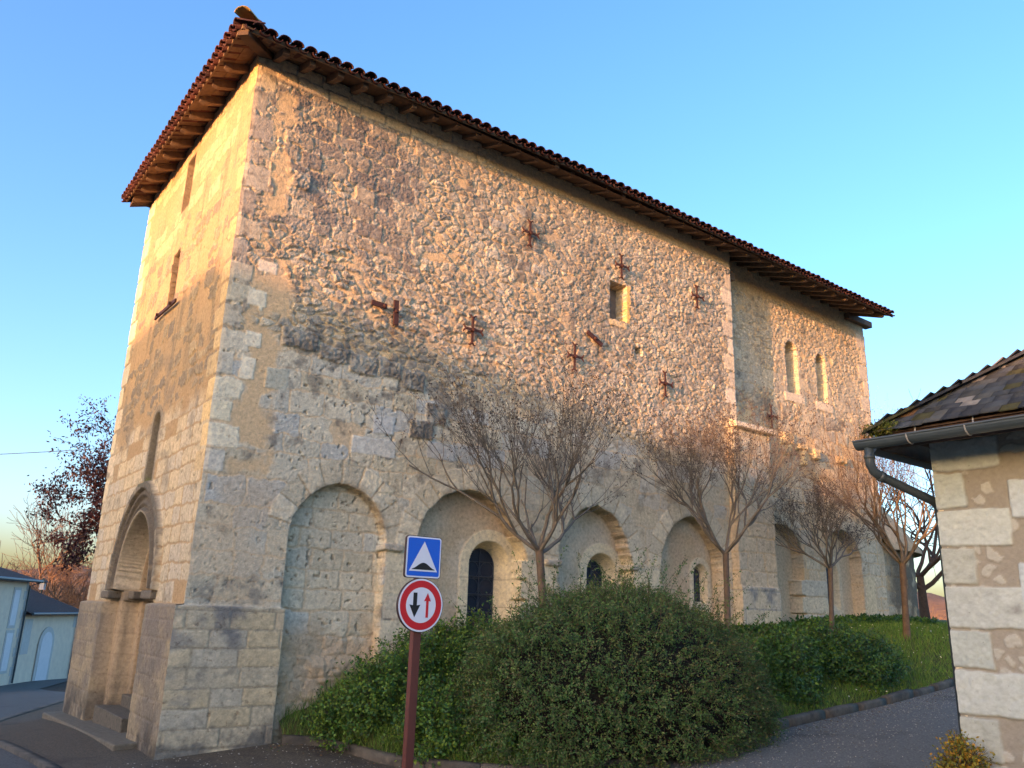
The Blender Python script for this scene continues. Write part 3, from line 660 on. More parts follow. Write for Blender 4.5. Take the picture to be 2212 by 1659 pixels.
W.wash(ss(8.75, 8.85, V+wb*.3), (.47, .38, .26), .8, .6)
# broken corbels of a lost cornice
for u0, u1, z0, z1 in ((12.35, 12.75, 5.45, 5.72), (12.9, 13.3, 5.4, 5.55), (13.5, 13.75, 5.25, 5.5), (14.5, 14.85, 5.3, 5.48), (12.45, 12.7, 5.2, 5.45), (13.05, 13.2, 5.05, 5.4)):
    W.block(u0, u1, z0, z1, (.52, .42, .27), .11, .1, .03)
for k in range(10):
    z0 = 4.7+k*.42; W.block(16.25-(.42 if k % 2 else .26), 16.5, z0, z0+.39, [(.54, .47, .37), (.50, .44, .36)][k % 2], .02, .08, .004)
# two round-headed upper windows
for uc, w, sp, ft in ((12.98, .22, 7.74, 6.72), (14.16, .185, 7.72, 6.72)):
    sd = arch_sd(U, V, uc, w, sp, 0, ft)+(W.n3-.5)*.02; ins = ss(0, .012, sd)
    W.H = W.H*(1-ins)-.36*ins; W.C = mix3(W.C, (.20, .17, .13), ss(.03, .05, sd)*.85)
    rr = ss(-.16, -.13, sd)*(1-ins)*(V > ft); W.C = mix3(W.C, np.array((.50, .44, .35)), rr*.4)
    W.block(uc-w-.16, uc+w+.2, ft-.24, ft-.02, (.56, .50, .41), .03, .05, .004)
# lower blind arches and the tall narrow window
wsd = (fbm(U, V, 62, .10, 4)-.5)*.04
for uc, w, sp in ((12.2, .72, 2.95), (14.5, .72, 3.02)):
    sd = arch_sd(U, V, uc, w, sp, 0)+wsd; ins = ss(0, .015, sd)
    W.H = W.H*(1-ins)+((W.n1-.5)*.012-.26)*ins
    W.C = mix3(W.C, 0, ins)+np.array((.45, .375, .285))*(.85+.3*W.n2)[..., None]*ins[..., None]
    W.stain(ss(-.08, 0, sd)*(1-ss(0, .05, sd))*ss(3, 3.1, V), 97, (.22, .18, .14), .2, .35, .6, .6)
opening(W, 14.34, .30, 2.75, 1.98, -.26, .08, .10, ring=.14, col=(.50, .44, .34))
for u0, u1 in ((12.75, 13.75),):
    for k, z0 in enumerate((1.5, 1.86, 2.22)): W.block(u0, u1, z0, z0+.34, [(.46, .42, .35), (.49, .44, .35), (.43, .41, .36)][k], .02, .05, .003)
W.block(15.3, 15.75, 1.9, 2.75, (.50, .43, .31), .008, .03, .003)
x = U+(fbm(V, V*0+2.1, 95, .2, 4)-.5)*.06*ss(16.0, 16.25, U)
P = np.stack([x, CY-W.H, np.minimum(V, ZE(U)+.30)], -1)
rr = P[:, -1].copy(); rr[:, 1] = 5.55
wall_part('choir_wall', W, P, right=rr)
# --- slab buttress at the junction
W = Wall(spaced(9.96, 11.14, .021, .0), np.arange(1.0, 5.42, .0165), 400)
U, V = W.U, W.V; wb = (fbm(U, V, 558, .7, 4)-.5)
W.ashlar(np.ones(U.shape), 41, (.24, .38), (.35, .7), gap=.006, relief=.012, crag=.014, dark=.1, lost=.08, warp=.08, pit=.015, cols=[(.50, .445, .355), (.46, .42, .35), (.53, .47, .37)])
W.wash((1-ss(3.6, 4.2, V+wb))*.5, (.46, .375, .28))
lo = 1-ss(2.28, 2.30, V)
WP = Wall.__new__(Wall); WP.__dict__.update(W.__dict__); WP.H = np.zeros(U.shape); WP.C = np.ones(U.shape+(3,))*.25
WP.ashlar(np.ones(U.shape), 42, (.34, .37), (.4, .6), gap=.002, relief=.006, crag=.003, dark=.0, warp=.012, rnd=.008, cols=[(.44, .40, .32), (.42, .39, .33), (.46, .41, .31)])
WP.stain(W.shadein(10.3, 11.3, 2.0, 2.4, .1), 43, (.17, .18, .20), .3, .3, .55, .85)
W.H = W.H*(1-lo)+(WP.H+.05)*lo; W.C = mix3(W.C, 0, lo)+WP.C*lo[..., None]
P = np.stack([U, -.16-W.H, V], -1); a = P[:, 0].copy(); a[:, 1] = .1; c = P[:, -1].copy(); c[:, 1] = .5
wall_part('buttress', W, P, left=a, right=c)
b = MB()
cap = [(9.90, -.30, 5.36), (11.22, -.30, 5.36), (11.22, -.26, 5.44), (9.90, -.26, 5.44)]
vs_ = [(9.90, -.30, 5.34), (11.24, -.30, 5.34), (11.24, .45, 5.34), (9.90, .45, 5.34), (9.90, -.28, 5.44), (11.24, -.28, 5.44), (11.5, .45, 5.74), (10.3, .45, 5.74)]
b.add(vs_, [(0, 3, 2, 1), (0, 1, 5, 4), (4, 5, 6, 7), (1, 2, 6, 5), (0, 4, 7, 3)], (.55, .48, .38)); b.build('buttress_cap', M['masonry'], church, bevel=.02)
# --- apse beyond the choir
AX, AY, AR = 17.1, 3.0, 2.54
th = np.linspace(-math.pi/2, math.pi/2, 150)
path = np.concatenate([np.stack([np.linspace(16.2, AX, 40, endpoint=False), np.full(40, AY-AR)], -1), np.stack([AX+AR*np.cos(th), AY+AR*np.sin(th)], -1)])
dl = np.r_[0, np.cumsum(np.hypot(*(path[1:]-path[:-1]).T))]
us = np.linspace(0, dl[-1], 330); pu = np.stack([np.interp(us, dl, path[:, 0]), np.interp(us, dl, path[:, 1])], -1)
tn = np.gradient(pu, axis=0); tn /= np.hypot(tn[:, :1], tn[:, 1:]); on = np.stack([tn[:, 1], -tn[:, 0]], -1)
W = Wall(us, np.arange(.9, 3.62, .02), 500); U, V = W.U, W.V
W.ashlar(np.ones(U.shape), 51, (.26, .36), (.35, .6), gap=.005, relief=.012, crag=.014, dark=.12, lost=.05, warp=.07, cols=[(.42, .37, .28), (.39, .35, .28), (.46, .39, .28)])
W.stain(W.shadein(.25, 9, 1.7, 3.7, .3), 52, (.085, .08, .07), .4, .26, .5, .88)
W.stain(1-ss(1.8, 2.1, V), 53, (.14, .13, .11), .5, .4, .6, .6)
sd = arch_sd(U, V, 1.0, .13, 2.72, 0, 2.55); ins = ss(0, .02, sd); W.H -= ins*.15; W.C = mix3(W.C, (.47, .38, .27), ins)
P = np.concatenate([pu[None]+on[None]*W.H[..., None], V[..., None]], -1)
wall_part('apse_wall', W, P)
ro = pu+on*.22; rows_ = []
for t in np.linspace(0, 1, 9):
    inner = np.stack([np.full(len(pu), 16.22), np.clip(pu[:, 1], 1.2, 4.8)], -1)
    xy = ro*(1-t)+inner*t; rows_.append(np.concatenate([xy, np.full((len(pu), 1), 3.52+2.05*t)+(.02*np.sin(9*t))], -1))
A = np.array([np.concatenate([ro, np.full((len(pu), 1), 3.44)], -1)]+rows_)
i = np.arange(A.shape[0]*A.shape[1]).reshape(A.shape[:2])
cc = np.ones(A.shape)*np.array((.42, .32, .22))*(.7+.6*fbm(A[..., 0]*3+A[..., 2]*5, A[..., 1]*3, 54, .4, 4))[..., None]
np_mesh('apse_roof', A.reshape(-1, 3), np.stack([i[:-1, :-1], i[:-1, 1:], i[1:, 1:], i[1:, :-1]], -1).reshape(-1, 4), M['masonry'], church, cc.reshape(-1, 3))
# plain north and east walls
b = MB(); b.abox(.9, 16.2, 5.5, 5.85, -1.0, 9.2); b.c = [(.45, .38, .28)]*len(b.v); b.build('north_wall', M['masonry'], church)

# --- roof: timber eaves, boards and tiles
EY, EX = -.52, -.40                       # eave lines
x1 = 15.95; y1 = 6.05; ym = 2.95
def soff(x, y):                           # underside of the boards
    return np.minimum(ZE(x)+SL*(y-EY), ZF(y)+SL*(x-EX))
for k in range(40):
    x = .22+.405*k
    if x > 15.8: break
    jit_ = random.Random(k).uniform(-.012, .012); x += jit_
    hw = .036+random.Random(k+50).uniform(0, .012)
    b = MB(); e0 = EY+.03+random.Random(k+9).uniform(0, .05); y2 = .62; z0 = float(ZE(x)); dz = lambda y: z0+SL*(y-EY)
    b.prism([(x-hw, e0, dz(e0)-.004), (x-hw, e0, dz(e0)-.085), (x-hw, e0+.06, dz(e0+.06)-.115), (x-hw, y2, dz(y2)-.115), (x-hw, y2, dz(y2)-.004)], (2*hw, 0, 0))
    b.build('rafter', M['wood'], church)
for k in range(12):
    y = .42+.53*k
    if y > 5.95: break
    hw = .04; e0 = EX+.03+random.Random(k+77).uniform(0, .04); x2 = .4; z0 = float(ZF(y)); dz = lambda x: z0+SL*(x-EX)
    b = MB(); b.prism([(e0, y-hw, dz(e0)-.004), (e0, y-hw, dz(e0)-.075), (e0+.07, y-hw, dz(e0+.07)-.12), (x2, y-hw, dz(x2)-.12), (x2, y-hw, dz(x2)-.004)], (0, 2*hw, 0))
    b.build('rafter', M['wood'], church)
b = MB(); p0 = np.array((EX-.0, EY-.0, 9.0)); p1 = np.array((.6, .5, 9.0+.36*1.0))
t = (p1-p0)/np.linalg.norm(p1-p0); sd_ = np.cross(t, (0, 0, 1)); sd_ /= np.linalg.norm(sd_)
b.box((p0+p1)/2+np.array((0, 0, -.035)), (p1-p0)/2, sd_*.08, np.array((0, 0, .06))); b.build('hip_rafter', M['wood_dark'], church, bevel=.01)
# boards
b = MB(); nb = 4
for k in range(nb):
    a0 = EY+k*.19+.003; a1 = EY+(k+1)*.19-.003
    xs = np.arange(EX, x1+.5, 1.9)+k*.37-.6
    for j in range(len(xs)-1):
        xa, xb = max(xs[j]+.003, EX+(a0-EY)), min(xs[j+1]-.003, x1)
        if xb <= xa: continue
        q = [(xa, a0), (xb, a0), (xb, a1), (xa+(a1-a0) if xa < EX+(a1-EY)+.01 else xa, a1)]
        off = random.Random(k*50+j).uniform(0, .006)
        lo_ = [(X, Y, float(ZE(X))+SL*(Y-EY)+off) for X, Y in q]; b.prism(lo_, (0, 0, .022))
for k in range(nb):
    a0 = EX+k*.17+.003; a1 = EX+(k+1)*.17-.003
    ys = np.arange(EY, y1+.5, 1.6)+k*.41-.7
    for j in range(len(ys)-1):
        ya, yb = max(ys[j]+.003, EY+(a0-EX)), min(ys[j+1]-.003, y1)
        if yb <= ya: continue
        q = [(a0, ya), (a0, yb), (a1, yb), (a1, ya+(a1-a0) if ya < EY+(a1-EX)+.01 else ya)]
        off = random.Random(k*51+j).uniform(0, .006)
        b.prism([(X, Y, float(ZF(Y))+SL*(X-EX)+off) for X, Y in q], (0, 0, .022))
b.build('eave_boards', M['wood'], church)
# fascia battens
b = MB()
xs = np.linspace(EX-.02, x1, 30)
for j in range(29): b.prism([(xs[j], EY-.025, float(ZE(xs[j]))-.015), (xs[j], EY-.001, float(ZE(xs[j]))-.015), (xs[j], EY-.001, float(ZE(xs[j]))+.055), (xs[j], EY-.025, float(ZE(xs[j]))+.055)], (xs[j+1]-xs[j], 0, float(ZE(xs[j+1])-ZE(xs[j]))))
ys = np.linspace(EY-.0, y1, 14)
for j in range(13): b.prism([(EX-.025, ys[j], float(ZF(ys[j]))-.015), (EX-.001, ys[j], float(ZF(ys[j]))-.015), (EX-.001, ys[j], float(ZF(ys[j]))+.055), (EX-.025, ys[j], float(ZF(ys[j]))+.055)], (0, ys[j+1]-ys[j], float(ZF(ys[j+1])-ZF(ys[j]))))
b.build('fascia', mat('weathered_batten', (.27, .18, .10), (.16, .105, .065), 5., .85, .4, 30., .004), church)
# wall plates and the far-left cheek under the eave
b = MB(); b.prism([(EX+.05, 5.8, float(ZF(5.8))-.1), (.6, 5.8, float(ZF(6))+.25), (.6, 6.03, float(ZF(6))+.25), (EX+.05, 6.03, float(ZF(6.))-.1)], (0, 0, .09)); b.build('corner_beam', M['wood_dark'], church)
b = MB(); b.abox(15.4, 16.5, .30, .5, 9.12, 9.28); b.build('beam_end', M['wood'], church, bevel=.01)
b = MB(); b.abox(10.36, 10.62, .12, .5, 8.72, 8.92); b.build('beam_end', M['wood'], church, bevel=.01)
# tiles
TV, TF, TC = [], [], []
rgt = np.random.default_rng(8)
def tile(p, up, side, nrm, L, r0, r1, inv, col, th_=.014):
    n = 7; a = np.linspace(0, math.pi, n); base = sum(len(v) for v in TV)
    sgn = -1 if inv else 1
    vs = []
    for (q, r) in ((p, r0), (p+up*L, r1)):
        for rr in (r, r-th_):
            vs.append(q[None]+np.cos(a)[:, None]*rr*side+np.sin(a)[:, None]*sgn*rr*nrm*.72)
    TV.append(np.concatenate(vs)); I = np.arange(n)+base
    o0, i0, o1, i1 = I, I+n, I+2*n, I+3*n
    fs = []
    for k in range(n-1):
        fs += [(o0[k], o0[k+1], o1[k+1], o1[k]), (i0[k], i1[k], i1[k+1], i0[k+1]), (o0[k], i0[k], i0[k+1], o0[k+1])]
    TF.extend(fs); TC.append(np.tile(col, (4*n, 1)))
def tcol():
    c = np.array([(.085, .032, .027), (.070, .028, .025), (.105, .040, .030), (.060, .030, .029), (.088, .044, .036)][rgt.integers(5)])*rgt.uniform(.75, 1.2)
    return c
upS = np.array((0, 1, SL)); upS = upS/np.linalg.norm(upS); nS = np.array((0, -SL, 1)); nS /= np.linalg.norm(nS)
upF = np.array((1, 0, SL)); upF = upF/np.linalg.norm(upF); nF = np.array((-SL, 0, 1)); nF /= np.linalg.norm(nF)
pit = .186
for k in range(int((x1-EX)/pit)+1):
    x = EX-.02+k*pit
    for inv in (0, 1):
        xx = x+inv*pit/2
        ymax = min(ym, EY+(xx-EX)-.02) if xx-EX < ym-EY else ym
        j = 0
        while True:
            y = EY-.10-(0 if inv else .02)+j*.34*upS[1]
            if y > ymax-.12: break
            p = np.array((xx, y, float(ZE(xx))+SL*(y-EY)+.022+(.030 if inv else .046)+.012*0))+rgt.normal(0, .004, 3)
            tile(p, upS, np.array((1., 0, 0)), nS, min(.40, (ymax-y)/upS[1]), (.085 if not inv else .07), .066, inv, tcol() if j else tcol()*np.array((.8, .85, .9)))
            j += 1
for k in range(int((y1-EY)/pit)+1):
    y = EY-.02+k*pit
    for inv in (0, 1):
        yy = y+inv*pit/2; xmax = min(EX+(yy-EY), EX+(y1-yy)+.2)
        j = 0
        while True:
            x = EX-.10-(0 if inv else .02)+j*.34*upF[0]
            if x > xmax-.1 or x > 3.2: break
            p = np.array((x, yy, float(ZF(yy))+SL*(x-EX)+.022+(.030 if inv else .046)))+rgt.normal(0, .004, 3)
            tile(p, upF, np.array((0, -1., 0)), nF, .40, (.085 if not inv else .07), .066, inv, tcol())
            j += 1
# hip tiles, the lowest one crusted with yellow lichen
hp = np.array((EX-.06, EY-.08, 9.0+.13)); hd = np.array((1, 1, SL)); hd = hd/np.linalg.norm(hd); hs = np.array((1, -1, 0))/math.sqrt(2); hn = np.cross(hs, hd); hn = hn*np.sign(hn[2])
for j in range(14): tile(hp+hd*(j*.36)+hn*.05, hd, hs, hn, .42, .115, .095, 0, np.array((.27, .20, .07)) if j == 0 else tcol())
np_mesh('roof_tiles', np.concatenate(TV), np.array(TF), M['tile'], church, np.concatenate(TC), smooth=False)
# closing roof deck (both long slopes and the hip), carries the ridge
b = MB(); zr = float(ZE(8))+SL*(ym-EY)
rA = (EX+(ym-EY), ym, zr+.02); rB = (x1, ym, zr+.02)
b.add([(EX, EY, 9.024), (x1, EY, 9.074), rB, rA], [(0, 1, 2, 3)]); b.add([(EX, y1, 9.19), (EX, EY, 9.024), rA], [(0, 1, 2)]); b.add([(x1, y1, 9.08), (EX, y1, 9.19), rA, rB], [(0, 1, 2, 3)])
b.build('roof_deck', M['wood_dark'], church)
b = MB(); b.prism([(16.2, .3, 9.2), (16.2, 5.6, 9.2), (16.2, ym, zr)], (.05, 0, 0)); b.c = [(.45, .38, .28)]*len(b.v); b.build('east_gable', M['masonry'], church)

# --- ironwork: tie anchors
def cross(x, y, z, hv, hh, m):
    b = MB(); t = .016; wv = .020; f = .045
    b.abox(x-wv, x+wv, y-.045, y-.045+t, z-hv+f, z+hv-f); b.abox(x-hh+f, x+hh-f, y-.07, y-.07+t, z-wv, z+wv)
    for (dx, dz) in ((0, 1), (0, -1), (1, 0), (-1, 0)):
        L = hv if dz else hh; bx = x+dx*(L-f); bz = z+dz*(L-f); px, pz = dz, dx; yy = y-.045 if dz else y-.07
        for s_ in (-1, 1):
            pts = [(bx, bz), (bx+dx*f*.5+px*s_*.022, bz+dz*f*.5+pz*s_*.022), (bx+dx*f+px*s_*.05, bz+dz*f+pz*s_*.05), (bx+dx*f*.75+px*s_*.068, bz+dz*f*.75+pz*s_*.068)]
            b.tube([(p[0], yy+.011, p[1]) for p in pts], [.02, .017, .013, .007], 5)
    b.tube([(x, y-.085, z), (x, y-.03, z)], [.03, .03], 8)
    b.tube([(x, y-.09, z), (x, y+.04, z)], [.014, .014], 8)
    return b.build('tie_anchor', m, church)
for (x, z) in ((4.85, 7.9), (7.02, 7.93), (9.13, 7.89), (3.77, 5.89), (5.89, 5.92), (8.14, 5.88)): cross(x, -.03, z, .245, .185, M['iron'])
for (x, z) in ((12.0, 5.99), (15.75, 6.1)): cross(x, CY-.03, z, .27, .19, M['iron'])
def bar(p0, p1, w, d, m, knobs=(.5,)):
    p0, p1, d = np.array(p0, float), np.array(p1, float), np.array(d, float); t = (p1-p0); L = np.linalg.norm(t); t = t/L; s_ = np.cross(t, d)
    b = MB(); b.box((p0+p1)/2, t*L/2, s_*w/2, d*.014)
    for k in knobs: q = p0+t*L*k; b.tube([q-d*.0, q+d*.05], [.032, .024], 8)
    return b.build('tie_bar', m, church)
bar((2.02, -.055, 5.90), (2.26, -.055, 5.89), .075, (0, -1, 0), M['iron_dark'], (.85,))
bar((2.41, -.055, 6.03), (2.43, -.055, 5.65), .075, (0, -1, 0), M['iron_dark'], (.45,))
bar((6.19, -.055, 6.45), (6.54, -.055, 6.28), .075, (0, -1, 0), M['iron'], (.5,))
bar((-.06, 2.40, 6.11), (-.06, 3.62, 6.15), .055, (-1, 0, 0), M['iron_dark'], (.18, .80))
# --- leaded windows
def leaded(uc, w, sp, foot, y, nm='window'):
    a = np.linspace(0, math.pi, 14); poly = [(uc-w, y, foot), (uc+w, y, foot)]+[(uc+w*math.cos(t), y, sp+w*math.sin(t)) for t in a]
    b = MB(); b.prism(poly, (0, .015, 0)); win = b.build(nm, M['glass'], church)
    b = MB(); rr = w*.46
    z = foot+rr
    while z < sp+w*.5:
        for sx_ in (-1, 1):
            c = [(uc+sx_*w*.5+rr*math.cos(t), y-.012, z+rr*math.sin(t)) for t in np.linspace(0, 2*math.pi, 13)]
            b.tube(c, .006, 4, cap=False)
        b.tube([(uc-w, y-.012, z+rr), (uc+w, y-.012, z+rr)], .004, 4)
        z += 2*rr
    for u in (-w, 0, w): b.tube([(uc+u*.98, y-.012, foot), (uc+u*.98, y-.012, sp+(w*.98 if u == 0 else 0))], .008, 4)
    for k in range(1, 4): zz = foot+(sp+w*.4-foot)*k/4; b.tube([(uc-w, y-.018, zz), (uc+w, y-.018, zz)], .011, 4)
    b.tube([(uc+w*.98*math.cos(t), y-.012, sp+w*.98*math.sin(t)) for t in a], .010, 4)
    b.build('window_grille', M['lead'], win)
leaded(4.475, .275, 2.34, 1.40, .24+.03+.24)
leaded(6.825, .245, 2.345, 1.6, .26+.03+.24)
leaded(9.32, .115, 2.46, 1.97, .24+.03+.105)
leaded(14.34, .205, 2.74, 2.06, CY+.26+.03+.085)
b = MB(); b.abox(6.80, 7.18, .25, .27, 6.88, 7.6); b.build('shutter_board', mat('grey_boarded_opening', (.22, .19, .15), (.15, .13, .10), 6., .9), church)

# ------------------------------------------------------------------ UNSEEN HOUSES ADDED FOR SHADE (behind the camera; they shade the lower walls)
def west_house(name, label, x0, x1, y0, y1, ez, rz, ra, rb):
    t = thing(name, label, 'house', ((x0+x1)/2, (y0+y1)/2, 0)); xm = (x0+x1)/2
    b = MB(); b.abox(x0+.3, x1-.3, y0+.3, y1-.3, -1.2, ez); b.build('wall', M['render'], t)
    b = MB(); b.add([(x0, y0, ez), (x1, y0, ez), (x1, y1, ez), (x0, y1, ez), (xm, ra, rz), (xm, rb, rz)], [(0, 3, 2, 1), (0, 1, 4), (1, 2, 5, 4), (2, 3, 5), (3, 0, 4, 5)]); b.build('roof', M['roof_brown'], t)
    n = max(2, int((y1-y0)/4))
    for k in range(n):
        y = y0+(k+.5)*(y1-y0)/n
        for z in ([.9, 3.4] if ez > 4.6 else [.9]):
            b = MB(); b.abox(x1-.34, x1-.25, y-.5, y+.5, z, z+1.3); w = b.build('window', M['white_stone'], t)
            b = MB(); b.abox(x1-.26, x1-.22, y-.4, y+.4, z+.1, z+1.2); b.build('pane', M['glass'], w)
    return t
west_house('shading_house', 'unseen tall hipped-roof house added across the street to shade the lower church walls', -38, -30, -14, 9, 6.0, 8.75, -6.6, 2)
west_house('shading_house', 'unseen long low house added behind the camera to shade the lawn and foreground', -39, -30, -62, -14.3, 5.2, 6.9, -58, -14.4)
west_house('shading_house', 'unseen low house added across the street to shade the houses down the road', -39, -30, 9.4, 60, 3.9, 5.6, 9.6, 56)

# ------------------------------------------------------------------ ROAD SIGN
def road_sign():
    sx_, sy_ = .90+.0, -3.76; g = float(G(sx_, sy_))
    t = thing('road_sign', 'brown post carrying a blue speed hump sign above a round red and white priority sign', 'road sign', (sx_, sy_, g))
    b = MB(); b.abox(sx_-.04, sx_+.04, sy_+.012, sy_+.07, g-.3, 2.27); b.build('post', M['pole'], t, bevel=.006)
    b = MB(); b.abox(sx_-.042, sx_+.042, sy_+.010, sy_+.072, 2.27, 2.285); b.build('post_cap', M['lamp_metal'], t)
    def rrect(w, r, y, z0):
        o = []
        for cx, cz, a0 in ((1, 1, 0), (-1, 1, 90), (-1, -1, 180), (1, -1, 270)):
            for k in range(7): a = R(a0+15*k); o.append((sx_+cx*(w-r)+r*math.cos(a), y, z0+cz*(w-r)+r*math.sin(a)))
        return o
    def disc(r, y, z0, n=56): return [(sx_+r*math.cos(2*math.pi*k/n), y, z0+r*math.sin(2*math.pi*k/n)) for k in range(n)]
    def ply(name, poly, m, dep, par):
        b = MB(); b.prism(poly, (0, dep, 0)); return b.build(name, m, par)
    zq = 2.105
    sp = ply('square_panel', rrect(.18, .028, sy_-.018, zq), M['sign_back'], .028, t)
    ply('white_border', rrect(.175, .025, sy_-.0195, zq), M['sign_white'], .0014, sp)
    ply('blue_field', rrect(.162, .016, sy_-.021, zq), M['sign_blue'], .0014, sp)
    tri = [(sx_-.143, sy_-.0225, zq-.122), (sx_+.143, sy_-.0225, zq-.122), (sx_, sy_-.0225, zq+.135)]
    ply('white_triangle', tri, M['sign_white'], .0014, sp)
    us_ = np.linspace(-1, 1, 25); hump = [(sx_+.108*u, sy_-.024, zq-.100+.052*(math.cos(u*math.pi)*.5+.5)**.8) for u in us_]
    ply('hump_symbol', [(sx_+.118, sy_-.024, zq-.108), ]+hump[::-1]+[(sx_-.118, sy_-.024, zq-.108)], M['sign_black'], .0014, sp)
    zr_ = 1.70
    rp = ply('round_panel', disc(.226, sy_-.018, zr_), M['sign_back'], .028, t)
    ply('white_rim', disc(.221, sy_-.0195, zr_), M['sign_white'], .0014, rp)
    ply('red_ring', disc(.206, sy_-.021, zr_), M['sign_red'], .0014, rp)
    ply('white_centre', disc(.148, sy_-.0225, zr_), M['sign_white'], .0014, rp)
    def arrow(cx, z0, z1, w, hw, hl, m, nm):
        d = 1 if z1 > z0 else -1
        ply(nm, [(cx-w, sy_-.024, z0), (cx+w, sy_-.024, z0), (cx+w, sy_-.024, z1-d*hl), (cx+hw, sy_-.024, z1-d*hl*1.06), (cx, sy_-.024, z1), (cx-hw, sy_-.024, z1-d*hl*1.06), (cx-w, sy_-.024, z1-d*hl)], m, .0014, rp)
    arrow(sx_-.062, zr_+.103, zr_-.103, .019, .054, .10, M['sign_black'], 'black_arrow')
    arrow(sx_+.062, zr_-.103, zr_+.103, .0125, .034, .066, M['sign_red'], 'red_arrow')
    b = MB()
    for z in (zq, zr_): b.abox(sx_-.055, sx_+.055, sy_+.008, sy_+.085, z-.018, z+.018)
    b2 = MB(); b2.abox(sx_-.055, sx_+.055, sy_+.009, sy_+.085, zq-.018, zq+.018); b2.build('clamp', M['sign_back'], t)
    b3 = MB(); b3.abox(sx_-.055, sx_+.055, sy_+.009, sy_+.085, zr_-.018, zr_+.018); b3.build('clamp', M['sign_back'], t)
road_sign()

# ------------------------------------------------------------------ TREES
class Tubes:
    def __init__(s): s.V = []; s.F = []; s.n = 0
    def add(s, pts, rad, n):
        pts = np.asarray(pts, float); k = len(pts); rad = np.asarray(rad, float)
        t = np.gradient(pts, axis=0); t /= np.linalg.norm(t, axis=1, keepdims=True)+1e-9
        a = np.cross(t, (.31, .17, .13)); a /= np.linalg.norm(a, axis=1, keepdims=True)+1e-9; b = np.cross(t, a)
        th = 2*math.pi*np.arange(n)/n
        V = pts[:, None]+rad[:, None, None]*(np.cos(th)[None, :, None]*a[:, None]+np.sin(th)[None, :, None]*b[:, None])
        i = np.arange(k*n).reshape(k, n)+s.n; j = np.roll(i, -1, 1)
        s.F.append(np.stack([i[:-1], j[:-1], j[1:], i[1:]], -1).reshape(-1, 4)); s.V.append(V.reshape(-1, 3)); s.n += k*n
    def build(s, name, m, parent=None, col=None):
        V = np.concatenate(s.V); c = np.ones((len(V), 3))*(col if col is not None else 1)
        return np_mesh(name, V, np.concatenate(s.F), m, parent, c, smooth=True)
def unit(v): return v/(np.linalg.norm(v)+1e-9)
def branch_pts(rng, p, d, L, n, jit, trop, tv=np.array((0, 0, 1.))):
    pts = [p]; d = unit(d)
    for i in range(n):
        d = unit(d+rng.normal(0, jit, 3)+tv*trop); pts.append(pts[-1]+d*L/n)
    return np.array(pts), d
def leaves(P, size, rng, col, aspect=.5, N=None, droop=0., fold=.25, var=.25, face=None):
    """leaf = two triangles-quads folded along the midrib, given as quads (n,4)"""
    k = len(P); d = rng.normal(0, 1, (k, 3)); d[:, 2] -= droop
    if N is not None: d = d*.6+N
    d /= np.linalg.norm(d, axis=1, keepdims=True)
    a = rng.normal(0, 1, (k, 3)) if face is None else face+rng.normal(0, .45, (k, 3)); s = np.cross(d, a); s /= np.linalg.norm(s, axis=1, keepdims=True)+1e-9; nn = np.cross(s, d)
    L = size*rng.uniform(.6, 1.3, (k, 1)); w = L*aspect*.5
    tip = P+d*L; mid = P+d*L*.5
    l = mid+s*w+nn*w*fold; r = mid-s*w+nn*w*fold
    V = np.stack([P, r, tip, l], 1).reshape(-1, 3); F = np.arange(4*k).reshape(k, 4)
    c = np.asarray(col); c = c if c.ndim == 2 else np.tile(c, (k, 1))
    c = c*rng.uniform(1-var, 1+var, (k, 1)); C = np.repeat(c, 4, 0)
    return V, F, C
